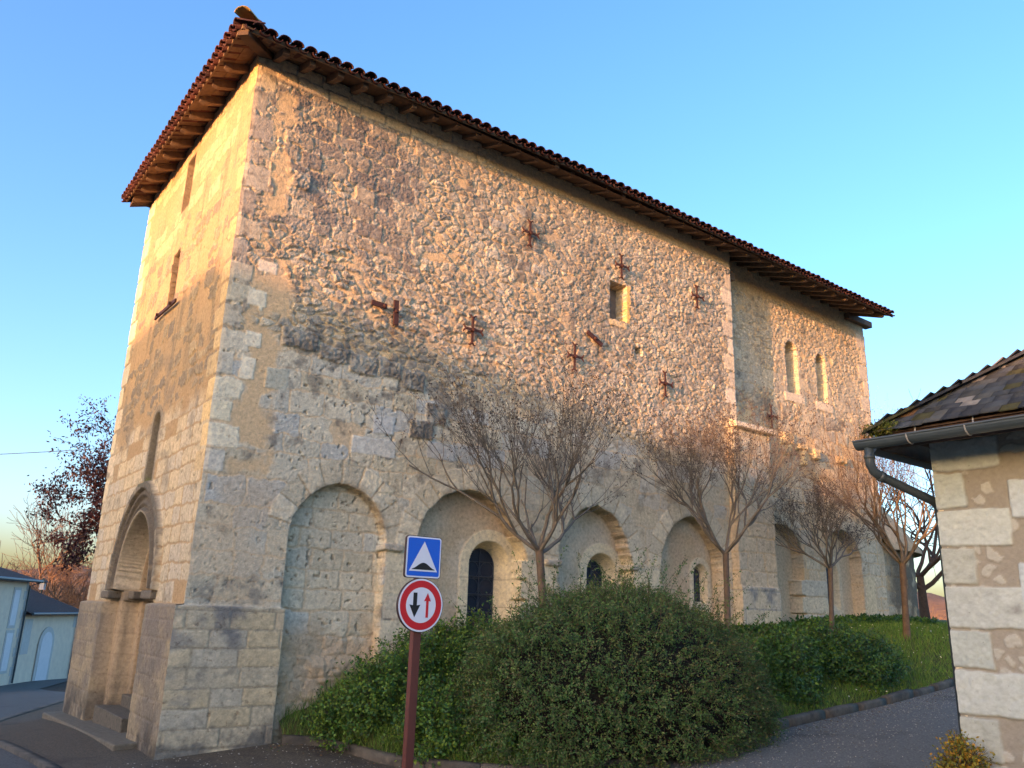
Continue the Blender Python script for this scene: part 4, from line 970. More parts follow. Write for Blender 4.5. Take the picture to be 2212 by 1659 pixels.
def crape(label, seed, x, y, zb, zf, ztop, rad, r0=.055, lean=(0, 0), col=(1, 1, 1), spread=1., nseed=1.):
    rng = np.random.default_rng(seed)
    t = thing('bare_tree', label, 'tree', (x, y, zb), 'bare vase-shaped trees along the church wall')
    T = Tubes(); top = np.array((x+lean[0], y+lean[1], zf))
    tp = np.array([(x, y, zb-.1), (x, y, zb+.06), (x+lean[0]*.3+.01, y+lean[1]*.3, zb+.45*(zf-zb)), tuple(top*.98+np.array((x, y, zb))*.02), tuple(top)])
    T.add(tp, [r0*1.6, r0*1.12, r0*.95, r0, r0*1.12], 9)
    T.build('trunk', M['bark'], t, col)
    segs = []; tips = []; H = ztop-zf
    def whip(p, d, L, r):
        pts, d2 = branch_pts(rng, p, d, L, 6, .045, .10)
        segs.append((pts, np.linspace(r, .0016, 7), 3)); tips.append(pts[-1])
        for q in range(rng.integers(5, 10)):
            i = rng.integers(2, 7); dd = unit(d2+rng.normal(0, .38, 3)+np.array((0, 0, .1)))
            pp, _ = branch_pts(rng, pts[i], dd, L*rng.uniform(.12, .42), 3, .10, .05)
            segs.append((pp, np.linspace(r*.45, .0014, 4), 3)); tips.append(pp[-1])
            if rng.random() < .5: tips.append(pp[2])
    def rec(p, d, L, r, lv):
        n = 4
        pts, d2 = branch_pts(rng, p, d, L, n, .085, .10 if lv == 0 else .07)
        segs.append((pts, np.linspace(r, r*.74, n+1), 7 if lv < 1 else 5 if lv < 2 else 4))
        k = 3 if lv == 0 else rng.choice([2, 3])
        for j in range(k):
            ax = unit(np.cross(d2, rng.normal(0, 1, 3))); ang = rng.uniform(.16, .50)
            dd = d2*math.cos(ang)+ax*math.sin(ang); i = n if j < 2 else rng.integers(2, n+1)
            if lv >= 2:
                for w in range(rng.integers(1, 3)): whip(pts[rng.integers(2, n+1)], dd+rng.normal(0, .16, 3), H*rng.uniform(.30, .52), max(r*.42, .005))
            else: rec(pts[i], dd, L*rng.uniform(.72, 1.0), r*rng.uniform(.60, .72), lv+1)
    K = 6
    for k in range(K):
        az = 2*math.pi*(k+rng.uniform(-.3, .3))/K; tilt = rng.uniform(.60, 1.2)*spread if k < K-1 else .15
        rec(top-np.array((0, 0, rng.uniform(0, .06))), np.array((math.cos(az)*math.sin(tilt), math.sin(az)*math.sin(tilt), math.cos(tilt))), H*.24*rng.uniform(.8, 1.1), r0*.55, 0)
    allp = np.concatenate([s[0] for s in segs]); rel = allp-top
    hr = np.quantile(np.hypot(rel[:, 0], rel[:, 1]), .985); hz = np.quantile(rel[:, 2], .985)
    sc = np.array((rad/hr, rad/hr, H/hz))
    C = Tubes()
    for pts, rr, n in segs: C.add(top+(pts-top)*sc, np.maximum(rr, .0021), n)
    C.build('crown', M['twig'], t, col)
    tips = top+(np.array(tips)-top)*sc
    tips = np.repeat(tips[rng.random(len(tips)) < .55*nseed], 4, 0); tips = tips+rng.normal(0, .022, tips.shape)
    V, F, Cc = leaves(tips, .024, rng, (1, 1, 1), 1.0)
    o = np_mesh('seed_heads', V, F, M['seed'], t); o['kind'] = 'stuff'
crape('widest bare tree, its trunk rising behind the big rounded bush', 21, 4.55, -1.0, 1.2, 2.52, 4.85, 2.35, .058, (-.10, 0))
crape('bare tree with dark seed heads growing in front of the slab buttress', 22, 8.50, -1.0, 1.36, 2.76, 5.25, 2.25, .052, (.03, 0), spread=.85, nseed=1.6)
crape('smallest and thinnest bare tree, in front of the blind arches past the buttress', 23, 11.55, -1.0, 1.42, 2.72, 4.4, 1.9, .046, (.10, 0), spread=1.15)
crape('bare tree with reddish trunk and upright shoots nearest the outbuilding gutter', 24, 14.27, -1.0, 1.42, 2.95, 6.1, 2.5, .066, (.10, 0), (1.15, 1.0, .82), spread=.72, nseed=.6)

def big_tree(name, label, seed, base, H, spread, levels, r0, m, col, cat='tree', leaf=None, twigmin=.006, tropism=.03, group=None, trunkfrac=.3, clear=True):
    rng = np.random.default_rng(seed); base = np.array(base, float)
    t = thing(name, label, cat, tuple(base), group)
    T = Tubes(); C = Tubes(); tips = []
    tp, d = branch_pts(rng, base-np.array((0, 0, .3)), np.array((rng.normal(0, .04), rng.normal(0, .04), 1)), H*trunkfrac+.3, 4, .03, .1)
    T.add(tp, np.linspace(r0*1.25, r0*.8, 5), 9); T.build('trunk', m, t, col)
    def rec(p, d, L, r, lv):
        n = 5; pts, d2 = branch_pts(rng, p, d, L, n, .13, tropism)
        C.add(pts, np.maximum(np.linspace(r, r*.65, n+1), twigmin), 6 if lv == 0 else 4 if lv < 3 else 3)
        if lv >= levels-2: tips.extend([pts[-1], pts[3], pts[2]])
        if lv >= levels: return
        for j in range(rng.choice([3, 4])):
            ax = unit(np.cross(d2, rng.normal(0, 1, 3))); ang = rng.uniform(.25, .8); i = n if j == 0 else rng.integers(2, n+1)
            rec(pts[i], d2*math.cos(ang)+ax*math.sin(ang), L*rng.uniform(.55, .85), r*rng.uniform(.5, .68), lv+1)
    for k in range(6):
        az = 2*math.pi*(k+rng.uniform(-.3, .3))/6; ti = rng.uniform(.3, 1.1)*spread
        rec(tp[-1-(k % 2)], np.array((math.cos(az)*math.sin(ti), math.sin(az)*math.sin(ti), math.cos(ti))), H*.27*rng.uniform(.8, 1.15), r0*.55, 0)
    C.build('crown', m, t, col)
    if leaf:
        nleaf, size, cols, droop = leaf; tips_ = np.array(tips); P = tips_[rng.integers(0, len(tips_), nleaf)]+rng.normal(0, .10, (nleaf, 3))
        V, F, Cc = leaves(P, size, rng, np.array(cols)[rng.integers(0, len(cols), nleaf)], .45, droop=droop)
        np_mesh('foliage', V, F, M['leaf'], t, Cc)
    return t
big_tree('purple_leaved_tree', 'purple leaved tree rising behind the left edge of the church gable', 31, (3.95, 17.1, -.7), 9.2, .42, 4, .14, M['bark'], (.45, .35, .33), leaf=(46000, .11, [(.022, .008, .012), (.030, .010, .012), (.015, .006, .010), (.036, .013, .010)], .9), trunkfrac=.22)
zt = float(G(5.3, 47.5))
big_tree('bare_roadside_tree', 'tall leafless tree beyond the small house, its branches pale against the sky', 32, (5.9, 48.0, -3.0), 11.0, .75, 4, .16, M['bark'], (1.5, 1.2, .95), twigmin=.012)
for k, (px, py, h) in enumerate(((8.3, 47, 7.0), (10.2, 50, 7.6), (12.4, 52, 8.2))):
    big_tree('bare_roadside_tree', ['shorter leafless tree just right of the tall one, behind the small house roof', 'leafless tree half hidden by the purple tree', 'leafless tree farthest right behind the purple tree'][k], 33+k, (px, py, -3), h, .7, 3, .12, M['bark'], (1.5, 1.1, .8), twigmin=.014, group='bare trees behind the houses')
big_tree('large_bare_tree', 'large dark leafless tree with low spreading limbs behind the apse', 41, (24.1, 3.5, 1.8), 9.0, 1.05, 4, .14, M['bark'], (.55, .5, .48), twigmin=.009, trunkfrac=.16)

# ------------------------------------------------------------------ SHRUBS
def ico_pts(rng, n):
    v = rng.normal(0, 1, (n, 3)); return v/np.linalg.norm(v, axis=1, keepdims=True)
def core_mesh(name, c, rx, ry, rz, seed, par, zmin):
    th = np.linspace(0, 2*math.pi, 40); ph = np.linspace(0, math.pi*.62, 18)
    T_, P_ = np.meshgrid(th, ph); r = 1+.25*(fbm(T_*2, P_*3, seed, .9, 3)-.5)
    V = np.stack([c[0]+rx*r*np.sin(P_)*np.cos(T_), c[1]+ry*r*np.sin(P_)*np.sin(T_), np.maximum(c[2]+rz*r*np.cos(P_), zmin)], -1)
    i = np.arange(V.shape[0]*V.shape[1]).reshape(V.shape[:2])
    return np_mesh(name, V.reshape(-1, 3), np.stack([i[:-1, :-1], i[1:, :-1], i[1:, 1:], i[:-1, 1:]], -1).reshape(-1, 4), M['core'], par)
def sprays(rng, starts, dirs, Ls, n, jit, grav, nl, size, cols, aspect, T, r=.004, spreadl=.03):
    LV, LF, LC = [], [], []; k = 0
    for p, d, L in zip(starts, dirs, Ls):
        pts, _ = branch_pts(rng, p, d, L, n, jit, grav)
        T.add(pts, np.linspace(r, r*.4, n+1), 3)
        f = rng.random(nl)*n; i = np.minimum(f.astype(int), n-1); q = pts[i]*(1-(f-i))[:, None]+pts[i+1]*(f-i)[:, None]
        q = q+rng.normal(0, spreadl, q.shape)
        V, F, C = leaves(q, size, rng, np.array(cols)[rng.integers(0, len(cols), nl)], aspect, face=np.tile(unit(unit(d)+np.array((0, -.3, .7))), (nl, 1)))
        LV.append(V); LF.append(F+k); LC.append(C); k += len(V)
    return np.concatenate(LV), np.concatenate(LF), np.concatenate(LC)
def mound(label, seed, c, rx, ry, rz, zmin):
    rng = np.random.default_rng(seed)
    t = thing('rounded_bush', label, 'bush', (c[0], c[1], zmin))
    core_mesh('twig_mass', c, rx*.86, ry*.86, rz*.88, seed, t, zmin-.3)
    n = 8000; u = ico_pts(rng, n*2); u = u[u[:, 2] > -.75][:n]; bump = 1+.09*(fbm(u[:, 0]*2+u[:, 2], u[:, 1]*2-u[:, 2], seed, .6, 3)-.5)*2
    P = np.array(c)+u*np.array((rx, ry, rz))*bump[:, None]*rng.uniform(.84, .97, (len(u), 1)); P[:, 2] = np.maximum(P[:, 2], zmin)
    d = u+np.array((0, 0, .25))+rng.normal(0, .35, u.shape)
    T = Tubes()
    cols = [(.046, .092, .030), (.036, .082, .028), (.054, .098, .030), (.074, .104, .038), (.028, .062, .028), (.095, .104, .05)]
    V, F, C = sprays(rng, P, d, rng.uniform(.12, .26, len(P)), 4, .16, -.14, 24, .030, cols, .5, T, .003, .018)
    # long arching shoots above the outline
    m = 110; a = rng.uniform(0, 2*math.pi, m); e = rng.uniform(.45, 1., m)
    us_ = np.stack([np.cos(a)*np.sqrt(1-e*e), np.sin(a)*np.sqrt(1-e*e), e], -1); P2 = np.array(c)+us_*np.array((rx, ry, rz))*.97
    V2, F2, C2 = sprays(rng, P2, us_+rng.normal(0, .4, us_.shape)+np.array((0, 0, .5)), rng.uniform(.35, .85, m), 6, .12, -.05, 50, .034, cols, .5, T, .0035, .014)
    # brown, bare skirt low down
    T.build('twigs', M['twig'], t, (.7, .55, .45))
    np_mesh('foliage', np.concatenate([V, V2]), np.concatenate([F, F2+len(V)]), M['leaf_matte'], t, np.concatenate([C, C2]))
    return t
mound('large rounded dark green bush with arching twigs on the bank below the widest bare tree', 51, (4.75, -2.35, .66), 2.30, 1.42, 1.33, -.02)
def shrub(name, label, seed, lobes, cols, size=.06, dens=700, group=None, aspect=.6, bright=None):
    rng = np.random.default_rng(seed); c0 = lobes[0]
    t = thing(name, label, 'bush', (c0[0], c0[1], c0[2]-c0[5]*.7), group); T = Tubes(); Vs, Fs, Cs = [], [], []; k = 0
    for li, (cx, cy, cz, rx, ry, rz) in enumerate(lobes):
        g = float(cz-rz)
        n = int(dens*rx*rz*2.2); u = ico_pts(rng, n); P = np.array((cx, cy, cz))+u*np.array((rx, ry, rz))*rng.uniform(.45, .9, (n, 1)); d = u+np.array((0, 0, .55))+rng.normal(0, .4, u.shape)
        V, F, C = sprays(rng, P, d, rng.uniform(.12, .30, n)*min(1, size/.045), 3, .15, .02, 13, size, cols, aspect, T, .003, .03)
        Vs.append(V); Fs.append(F+k); Cs.append(C); k += len(V)
        for q in range(7): # stems
            pts, _ = branch_pts(rng, np.array((cx+rng.normal(0, .12*rx), cy+rng.normal(0, .1), g-.25)), np.array((rng.normal(0, .4), rng.normal(0, .3), 1)), rz*1.5, 5, .12, .05); T.add(pts, np.linspace(.012, .004, 6), 4)
    C = np.concatenate(Cs)
    T.build('stems', M['twig'], t, (.5, .45, .4))
    np_mesh('foliage', np.concatenate(Vs), np.concatenate(Fs), M['leaf'], t, C)
    return t
GR = [(.035, .085, .018), (.05, .11, .02), (.028, .07, .018), (.075, .135, .02), (.03, .075, .025)]
shrub('leafy_shrub', 'bright green leafy shrub behind the road sign at the foot of the wall', 61, [(2.95, -.75, 1.0, .75, .5, .42), (2.35, -1.0, .65, .75, .5, .45), (3.5, -.8, 1.15, .6, .5, .45), (2.5, -1.75, .40, .55, .45, .45), (1.95, -.55, .35, .45, .35, .35), (3.0, -2.35, .35, .4, .4, .35)], GR+[(.11, .16, .02), (.08, .13, .02)], .044, 900)
shrub('leafy_shrub', 'dark green leafy shrub just right of the big rounded bush', 62, [(8.35, -2.05, .92, .62, .5, .58), (8.8, -1.95, 1.02, .5, .45, .48), (8.15, -2.35, .6, .5, .35, .45)], GR, .05, 760)
shrub('leafy_shrub', 'dark green leafy shrub on the grass bank farthest right before the open lawn', 63, [(10.0, -1.9, 1.12, .75, .55, .55), (10.95, -1.95, 1.02, .8, .5, .48), (10.4, -2.15, .85, .75, .45, .42)], GR+[(.022, .06, .03)], .05, 760)
shrub('yellow_shrub', 'small yellow leaved shrub at the foot of the outbuilding corner', 64, [(4.58, -6.46, .50, .13, .13, .22), (4.62, -6.50, .3, .12, .12, .18)], [(.22, .15, .015), (.16, .14, .02), (.28, .14, .015), (.10, .11, .02)], .03, 4200)
shrub('clipped_hedge', 'low clipped hedge at the end of the lawn behind the apse', 65, [(22.5, .8, 1.95, 1.5, .5, .45), (24.5, .2, 2.0, 1.5, .5, .45), (26.5, -.4, 2.0, 1.5, .5, .45)], GR, .05, 380)
# strip of low plants along the foot of the wall, grass and daisies
rng = np.random.default_rng(70)
n = 5200; x = rng.uniform(9.2, 17.6, n); y = np.where(x < 11.2, rng.uniform(-.42, -.2, n), rng.uniform(-.05, .38, n))
z = np.interp(x, ZW[:, 0], ZW[:, 1])+rng.uniform(-.05, .13, n)*(.5+.8*fbm(x, y, 71, .6, 2))
V, F, C = leaves(np.stack([x, y, z], -1), .085, rng, np.array(GR)[rng.integers(0, 5, n)]*.9, .6)
tag(np_mesh('ground_cover', V, F, M['leaf'], None, C), 'low dark green plants along the foot of the wall', 'plants', kind='stuff')
def scatter_lawn(n, rng, pw=None):
    i = rng.integers(0, LV.shape[0]-1, n*3); j = rng.integers(0, LV.shape[1]-1, n*3)
    a = rng.random((n*3, 1)); b = rng.random((n*3, 1))
    P = LV[i, j]*(1-a)*(1-b)+LV[i+1, j]*a*(1-b)+LV[i, j+1]*(1-a)*b+LV[i+1, j+1]*a*b
    ar = np.linalg.norm(np.cross(LV[i+1, j]-LV[i, j], LV[i, j+1]-LV[i, j]), axis=1)
    dist = np.hypot(P[:, 0]-CAM[0], P[:, 1]-CAM[1]); w = ar*(P[:, 0] < 24)/dist**1.2
    s = rng.choice(n*3, n, p=w/w.sum()); return P[s]
P = scatter_lawn(70000, rng); k = len(P); dist = np.hypot(P[:, 0]-CAM[0], P[:, 1]-CAM[1])
h = rng.uniform(.04, .10, k)*(1+.9*fbm(P[:, 0], P[:, 1], 72, .8, 2))*np.where(P[:, 0] < 3., 1.7, 1); th = rng.uniform(0, 2*math.pi, k); w = .0035*(dist/9)
sd_ = np.stack([np.cos(th), np.sin(th), 0*th], -1)*w[:, None]; ln = np.stack([rng.normal(0, .4, k), rng.normal(0, .4, k), np.ones(k)], -1)*h[:, None]
V = np.stack([P-sd_, P+sd_, P+ln], 1).reshape(-1, 3); F = np.arange(3*k).reshape(k, 3)
c = np.array([(.065, .135, .024), (.085, .15, .03), (.055, .11, .022), (.12, .15, .045), (.10, .16, .034)])[rng.integers(0, 5, k)]*rng.uniform(.75, 1.2, (k, 1))
tag(np_mesh('grass', V, F, M['leaf_matte'], None, np.repeat(c, 3, 0)), 'short grass covering the lawn and its bank', 'grass', kind='stuff')
P = scatter_lawn(900, rng); P = P[(P[:, 0] > 8)]; P = P[fbm(P[:, 0], P[:, 1], 73, 1.2, 2) > .42]; P[:, 2] += .05
V, F, C = leaves(np.repeat(P, 2, 0), .020, rng, (.5, .5, .46), 1.)
tag(np_mesh('daisies', V, F, M['leaf_matte'], None, C), 'tiny white daisies scattered over the lawn', 'flowers', kind='stuff')
# weeds, dead leaves and loose chippings along the kerb
n = 5000; i = rng.integers(0, len(kq)-1, n); P = np.c_[kq[i]+rng.normal(0, .05, (n, 2))-kn[i]*0, kz[i]]
off = np.where(rng.random(n) < .6, -np.abs(rng.normal(.0, .25, n))-.08, np.abs(rng.normal(0, .12, n))+.07); P[:, :2] += kn[i]*off[:, None]*-1*np.sign((kn[i]*np.array((0, -1))).sum(1, keepdims=True)); P = P[(P[:, 0] < 16)]
P[:, 2] = np.where(rng.random(len(P)) < 2, G(P[:, 0], P[:, 1])+.012, 0)
V, F, C = leaves(P, .035, rng, np.array([(.14, .08, .04), (.10, .05, .03), (.05, .08, .02), (.2, .17, .12), (.07, .05, .035)])[rng.integers(0, 5, len(P))], .6, N=np.tile(np.array((0, 0, .02)), (len(P), 1)))
V[:, 2] = np.maximum(V[:, 2]*.4+.6*np.repeat(P[:, 2], 4), np.repeat(P[:, 2], 4)-.004)
tag(np_mesh('leaf_litter', V, F, M['leaf_matte'], None, C), 'dead leaves and weeds gathered along the kerb', 'litter', kind='stuff')

n = 5200; gx2 = rng.uniform(2.2, 14, n); ky_ = np.interp(gx2, [p[0] for p in KERB], [p[1] for p in KERB]); gy2 = ky_-.12-np.abs(rng.normal(0, .9, n)); ok = gy2 > -7; gx2, gy2 = gx2[ok], gy2[ok]
gx2 = np.r_[gx2, rng.uniform(-1, 2.6, 1400)]; gy2 = np.r_[gy2, rng.uniform(-4.5, -.1, 1400)]; P = np.c_[gx2, gy2, G(gx2, gy2)+.010]; k = len(P)
oc = np.array([(1, 0, 0), (0, 1, 0), (-1, 0, 0), (0, -1, 0), (0, 0, .8)]); sz = rng.uniform(.005, .013, (k, 1, 1)); V = (P[:, None]+oc[None]*sz*rng.uniform(.6, 1.3, (k, 1, 3))).reshape(-1, 3)
F = (np.arange(k)[:, None, None]*5+np.array([(0, 1, 4), (1, 2, 4), (2, 3, 4), (3, 0, 4)])[None]).reshape(-1, 3)
C = np.repeat(np.array([(.30, .28, .25), (.20, .19, .18), (.36, .34, .31), (.14, .12, .10)])[rng.integers(0, 4, k)], 5, 0)
tag(np_mesh('loose_gravel', V, F, M['masonry'], None, C), 'loose pale chippings on the path and paving along the kerb', 'gravel', kind='stuff')

# ------------------------------------------------------------------ OUTBUILDING ON THE RIGHT
HX, HY = 4.83, -6.38
ob = thing('outbuilding', 'stone outbuilding with white quoins, lichened slate roof and grey gutter at the right edge', 'building', (HX, HY, .2))
def wall_to(name, W, pos, par, m='masonry_smooth'):
    C = np.clip(W.C, .02, .85); n, k = pos.shape[:2]; i = np.arange(n*k).reshape(n, k)
    F = np.stack([i[:-1, :-1], i[1:, :-1], i[1:, 1:], i[:-1, 1:]], -1).reshape(-1, 4)
    return np_mesh(name, pos.reshape(-1, 3), F, M[m], par, C.reshape(-1, 3))
W = Wall(np.arange(0, 4.2, .0105), np.arange(.0, 3.36, .0105), 600); U, V = W.U, W.V; one = np.ones(U.shape)
W.H = (W.n3-.5)*.006+(W.n1-.5)*.006; W.C = np.ones(U.shape+(3,))*np.array((.215, .208, .185))*(.88+.24*W.n2)[..., None]
f1, f2, idn = worley(U+W.wu*.15, V+W.wv*.15, 601, .15, .12); e = f2-f1+(W.n1-.5)*.35
st = ss(.28, .40, e)*(((idn*7.1) % 1) < .42); W.H += st*(.006+.010*np.abs(W.n3-.5)*2); W.C = mix3(W.C, np.array((.31, .32, .30)), st*.9)
W.C = mix3(W.C, (.30, .25, .18), ss(.0, .2, .2-np.abs(e-.22))*.0)
WH = [(.325, .372, .378), (.30, .35, .352), (.34, .39, .395), (.29, .325, .315)]
z = .02; k = 0
hs_ = [.36, .345, .36, .335, .345, .33, .345, .33, .35, .20]
zz = 3.33
for k, (h_, ln) in enumerate(((.30, .60), (.345, .27), (.34, .62), (.33, .29), (.375, .66), (.335, .34), (.375, .72), (.36, .32), (.36, .74), (.4, .4))):
    W.block(-.2, ln, zz-h_+.012, zz, WH[k % 4], .022, .03, .008); zz -= h_
for k in range(9):
    z1_ = 2.93-k*.355; 
    W.block((.78 if k % 2 else .62), 1.6, z1_-.345, z1_-.012, [(.34, .405, .45), (.32, .38, .42)][k % 2], .022, .03, .008)
P = np.stack([HX-W.H, HY-U, V], -1)
tp_ = ss(0, .02, U); P[..., 1] = HY-U+W.H*(1-tp_)*0
wall_to('quoined_wall', W, P, ob)
b = MB(); b.abox(HX+.0, HX+5, HY-.06, HY-.001, -.2, 3.34); b.abox(HX+.02, HX+5, HY-4.2, HY-.06, 3.2, 3.3); b.c = [(.45, .40, .31)]*len(b.v); b.build('side_wall', M['masonry'], ob)
RX, RY, RZ, RS = 4.30, -6.08, 3.40, .72
# slates: rows on the front slope (rising along +X) and on the hip slope (rising towards -Y)
TV, TF, TC = [], [], []; rs = np.random.default_rng(88)
def slate(o, up, side, nrm, w, L, col):
    base = sum(len(v) for v in TV); t = .012; o = o+nrm*rs.uniform(0, .008); a = rs.normal(0, .02); side = unit(side+up*a)
    q = [o, o+side*w, o+side*w+up*L, o+up*L]
    vs_ = np.array([p+nrm*(t if i < 2 else .0) for i, p in enumerate(q)]+[p-nrm*(0 if i < 2 else t) for i, p in enumerate(q)])
    TV.append(vs_); TF.extend([tuple(base+i for i in f) for f in ((0, 1, 2, 3), (0, 4, 5, 1), (1, 5, 6, 2), (0, 3, 7, 4))]); TC.append(np.tile(col, (8, 1)))
def scol():
    c = np.array([(.042, .052, .062), (.034, .041, .050), (.055, .062, .064), (.040, .044, .044)][rs.integers(4)])*rs.uniform(.7, 1.3); r_ = rs.random()
    if r_ < .05: c = np.array((.22, .11, .04))*rs.uniform(.5, 1.)
    elif r_ < .14: c = np.array((.20, .20, .19))*rs.uniform(.6, 1.)
    elif r_ < .28: c = np.array((.055, .055, .022))
    return c
ln_ = math.sqrt(1+RS*RS); upA = np.array((1, 0, RS))/ln_; nA = np.array((-RS, 0, 1))/ln_; upB = np.array((0, -1, RS))/ln_; nB = np.array((0, RS, 1))/ln_
for r_ in range(22):
    d = r_*.115; xx = RX+d*upA[0]; z = RZ+d*upA[2]; y0_ = RY-(d*upA[0])+.02; y = y0_+rs.uniform(0, .05)
    while y > RY-5.2:
        w = rs.uniform(.11, .20); slate(np.array((xx, min(y, y0_), z))-upA*rs.uniform(0, .025), upA, np.array((0, -1., 0)), nA, w-.004, .26, scol()); y -= w
for r_ in range(22):
    d = r_*.115; yy = RY-d/ln_; z = RZ+d*upB[2]; x = RX+d/ln_-.02
    while x < RX+4.6:
        w = rs.uniform(.11, .20); slate(np.array((x+w, yy, z))-upB*rs.uniform(0, .025), upB, np.array((-1., 0, 0)), nB, w-.004, .26, scol()); x += w
np_mesh('slate_roof', np.concatenate(TV), np.array(TF), M['slate'], ob, np.concatenate(TC))
b = MB(); b.add([(RX+.02, RY-.02, RZ-.03), (RX+.02, RY-5.4, RZ-.03), (RX+2.6, RY-5.4, RZ-.03+2.58*RS), (RX+2.6, RY-2.6, RZ-.03+2.58*RS), (RX+5, RY-.02, RZ-.03), (RX+5, RY-2.6, RZ-.03+2.58*RS)], [(0, 1, 2, 3), (0, 3, 5, 4)])
b.build('roof_boards', M['wood_dark'], ob)
b = MB()
for t_ in range(12):
    d = t_*.3; q = np.array((RX+d, RY-d, RZ+d*RS+.03)); b.box(q+np.array((.13, -.13, .11*RS*1.2)), np.array((.16, -.16, .16*RS)), np.array((.07, .07, 0)), np.array((0, 0, .014)), tuple(scol()))
b.build('hip_slates', M['slate'], ob)
b = MB(); b.abox(RX+.05, RX+.075, RY-5.2, RY-.07, RZ-.17, RZ-.02); b.build('fascia', M['wood_dark'], ob)
b = MB(); b.abox(RX+.06, RX+5, RY-.085, RY-.06, RZ-.17, RZ-.02); b.build('fascia', M['wood_dark'], ob)
for k in range(8):
    b = MB(); y = RY-.5-k*.55; b.prism([(RX+.08, y, RZ-.08), (RX+.08, y, RZ-.02), (HX+.3, y, RZ-.02+(HX+.22-RX)*RS), (HX+.3, y, RZ-.12+(HX+.22-RX)*RS)], (0, -.06, 0)); b.build('rafter', M['wood_dark'], ob)
# half-round gutters along both eaves, with their hooks
def gutter(p0, p1, out, r, name='gutter'):
    p0, p1, out = (np.array(q, float) for q in (p0, p1, out)); a = np.linspace(0, math.pi, 10); V = []; F = []
    d = p1-p0; n_ = 2
    for p in (p0, p1):
        for rr in (r, r-.005): V += [p+out*math.cos(t)*rr-np.array((0, 0, 1))*math.sin(t)*rr for t in a]
    k = 10
    for i in range(k-1): F += [(i, i+1, 2*k+i+1, 2*k+i), (k+i, 3*k+i, 3*k+i+1, k+i+1)]
    F += [(0, 2*k, 3*k, k), (k-1, 2*k-1, 4*k-1, 3*k-1), tuple(range(k)), tuple(range(2*k, 3*k))]
    b = MB(); b.add(V, F); b.tube([p0+out*r, p1+out*r], .010, 8); 
    return b.build(name, M['gutter'], ob, smooth=False)
gx_, gz_ = RX-.075, RZ-.10
gutter((gx_, RY+.09, gz_), (gx_, RY-5.2, gz_-.0), (-1, 0, 0), .075)
gutter((RX+.12, RY+.075, gz_-.01), (RX+5, RY+.075, gz_-.01), (0, 1, 0), .07)
for k in range(5):
    y = RY-.42-k*.5
    b = MB(); b.tube([(gx_+.075*math.cos(t)*1.06, y, gz_-.079*math.sin(t)) for t in np.linspace(-.0, math.pi, 9)], .007, 5); b.tube([(gx_+.08, y, gz_), (RX+.03, y, RZ+.0)], .008, 5); b.build('gutter_bracket', mat('pale_bracket', (.35, .34, .31), None, 5., .6) if k == 0 else bpy.data.materials['pale_bracket'], ob)
b = MB(); pp = [(gx_, RY-.02, gz_-.06), (gx_, RY-.02, gz_-.16), (gx_+.005, RY-.02, gz_-.22), (gx_+.04, RY-.03, gz_-.28), (gx_+.10, RY-.06, gz_-.32), (HX+.10, HY+.075, gz_-.50), (HX+.17, HY+.07, gz_-.55), (HX+.19, HY+.07, gz_-.63), (HX+.19, HY+.07, .1)]
b.tube(pp, .042, 14); b.tube([(gx_, RY-.02, gz_-.13), (gx_, RY-.02, gz_-.165)], .049, 14); b.tube([(gx_+.085, RY-.053, gz_-.315), (gx_+.12, RY-.07, gz_-.33)], .049, 14)
b.build('downpipe', M['pipe'], ob, smooth=True)
r2 = np.random.default_rng(5); P = np.array((RX+.04, RY-.10, RZ+.02))+r2.normal(0, 1, (2600, 3))*np.array((.04, .07, .028)); V, F, C = leaves(P, .022, r2, np.array([(.05, .07, .015), (.035, .05, .012), (.09, .085, .02)])[r2.integers(0, 3, 2600)], .6)
o = np_mesh('moss', V, F, M['leaf_matte'], ob, C); o['kind'] = 'stuff'

# ------------------------------------------------------------------ HOUSES DOWN THE ROAD ON THE LEFT
LP = np.array((2.27, 34.17, 0)); LD = np.array((.464, .886, 0)); LN = np.array((.886, -.464, 0))
def L3(s, z, o=0): return LP+LD*s+LN*o+np.array((0, 0, z))
def lbox(b, s0, s1, z0, z1, o0, o1, col=None): b.box(L3((s0+s1)/2, (z0+z1)/2, (o0+o1)/2), LD*(s1-s0)/2, LN*(o1-o0)/2, (0, 0, (z1-z0)/2), col)
h1 = thing('roadside_house', 'pale two storey house with white shuttered windows at the left edge', 'house', tuple(L3(-3, -2.1)))
b = MB(); lbox(b, -8, 1.1, -2.6, 2.45, -7, 0); b.build('wall', M['render'], h1)
b = MB(); b.add([L3(-9, 2.5, .35), L3(1.45, 2.5, .35), L3(1.45, 2.5, -7.3), L3(-9, 2.5, -7.3), L3(-6, 3.9, -3.5), L3(-2.0, 3.9, -3.5)], [(0, 1, 5, 4), (1, 2, 5), (2, 3, 4, 5), (3, 0, 4), (0, 3, 2, 1)]); b.build('roof', M['roof_brown'], h1)
b = MB(); b.tube([L3(-9, 2.46, .42), L3(1.5, 2.44, .42)], .07, 8); b.build('gutter', M['gutter'], h1)
b = MB(); b.tube([L3(1.35, 2.4, .40), L3(1.02, 2.2, .09), L3(1.02, -2.1, .09)], .045, 8); b.build('downpipe', M['pipe'], h1)
for (s0, s1, z0, z1) in ((-.36, .22, .45, 2.0), (-.36, .28, -1.5, .12), (-3.4, -2.8, .45, 2.0), (-3.4, -2.8, -1.5, .12)):
    b = MB(); lbox(b, s0-.12, s1+.12, z0-.12, z1+.12, -.1, .02); w = b.build('window', M['white_stone'], h1)
    b = MB(); lbox(b, s0, s1, z0, z1, -.1, .035); b.build('shutter', M['paint_white'], w)
b = MB()
for k in range(11): lbox(b, 1.1-(.38 if k % 2 else .22), 1.102, -2.2+k*.42, -2.2+k*.42+.40, -.2, .012)
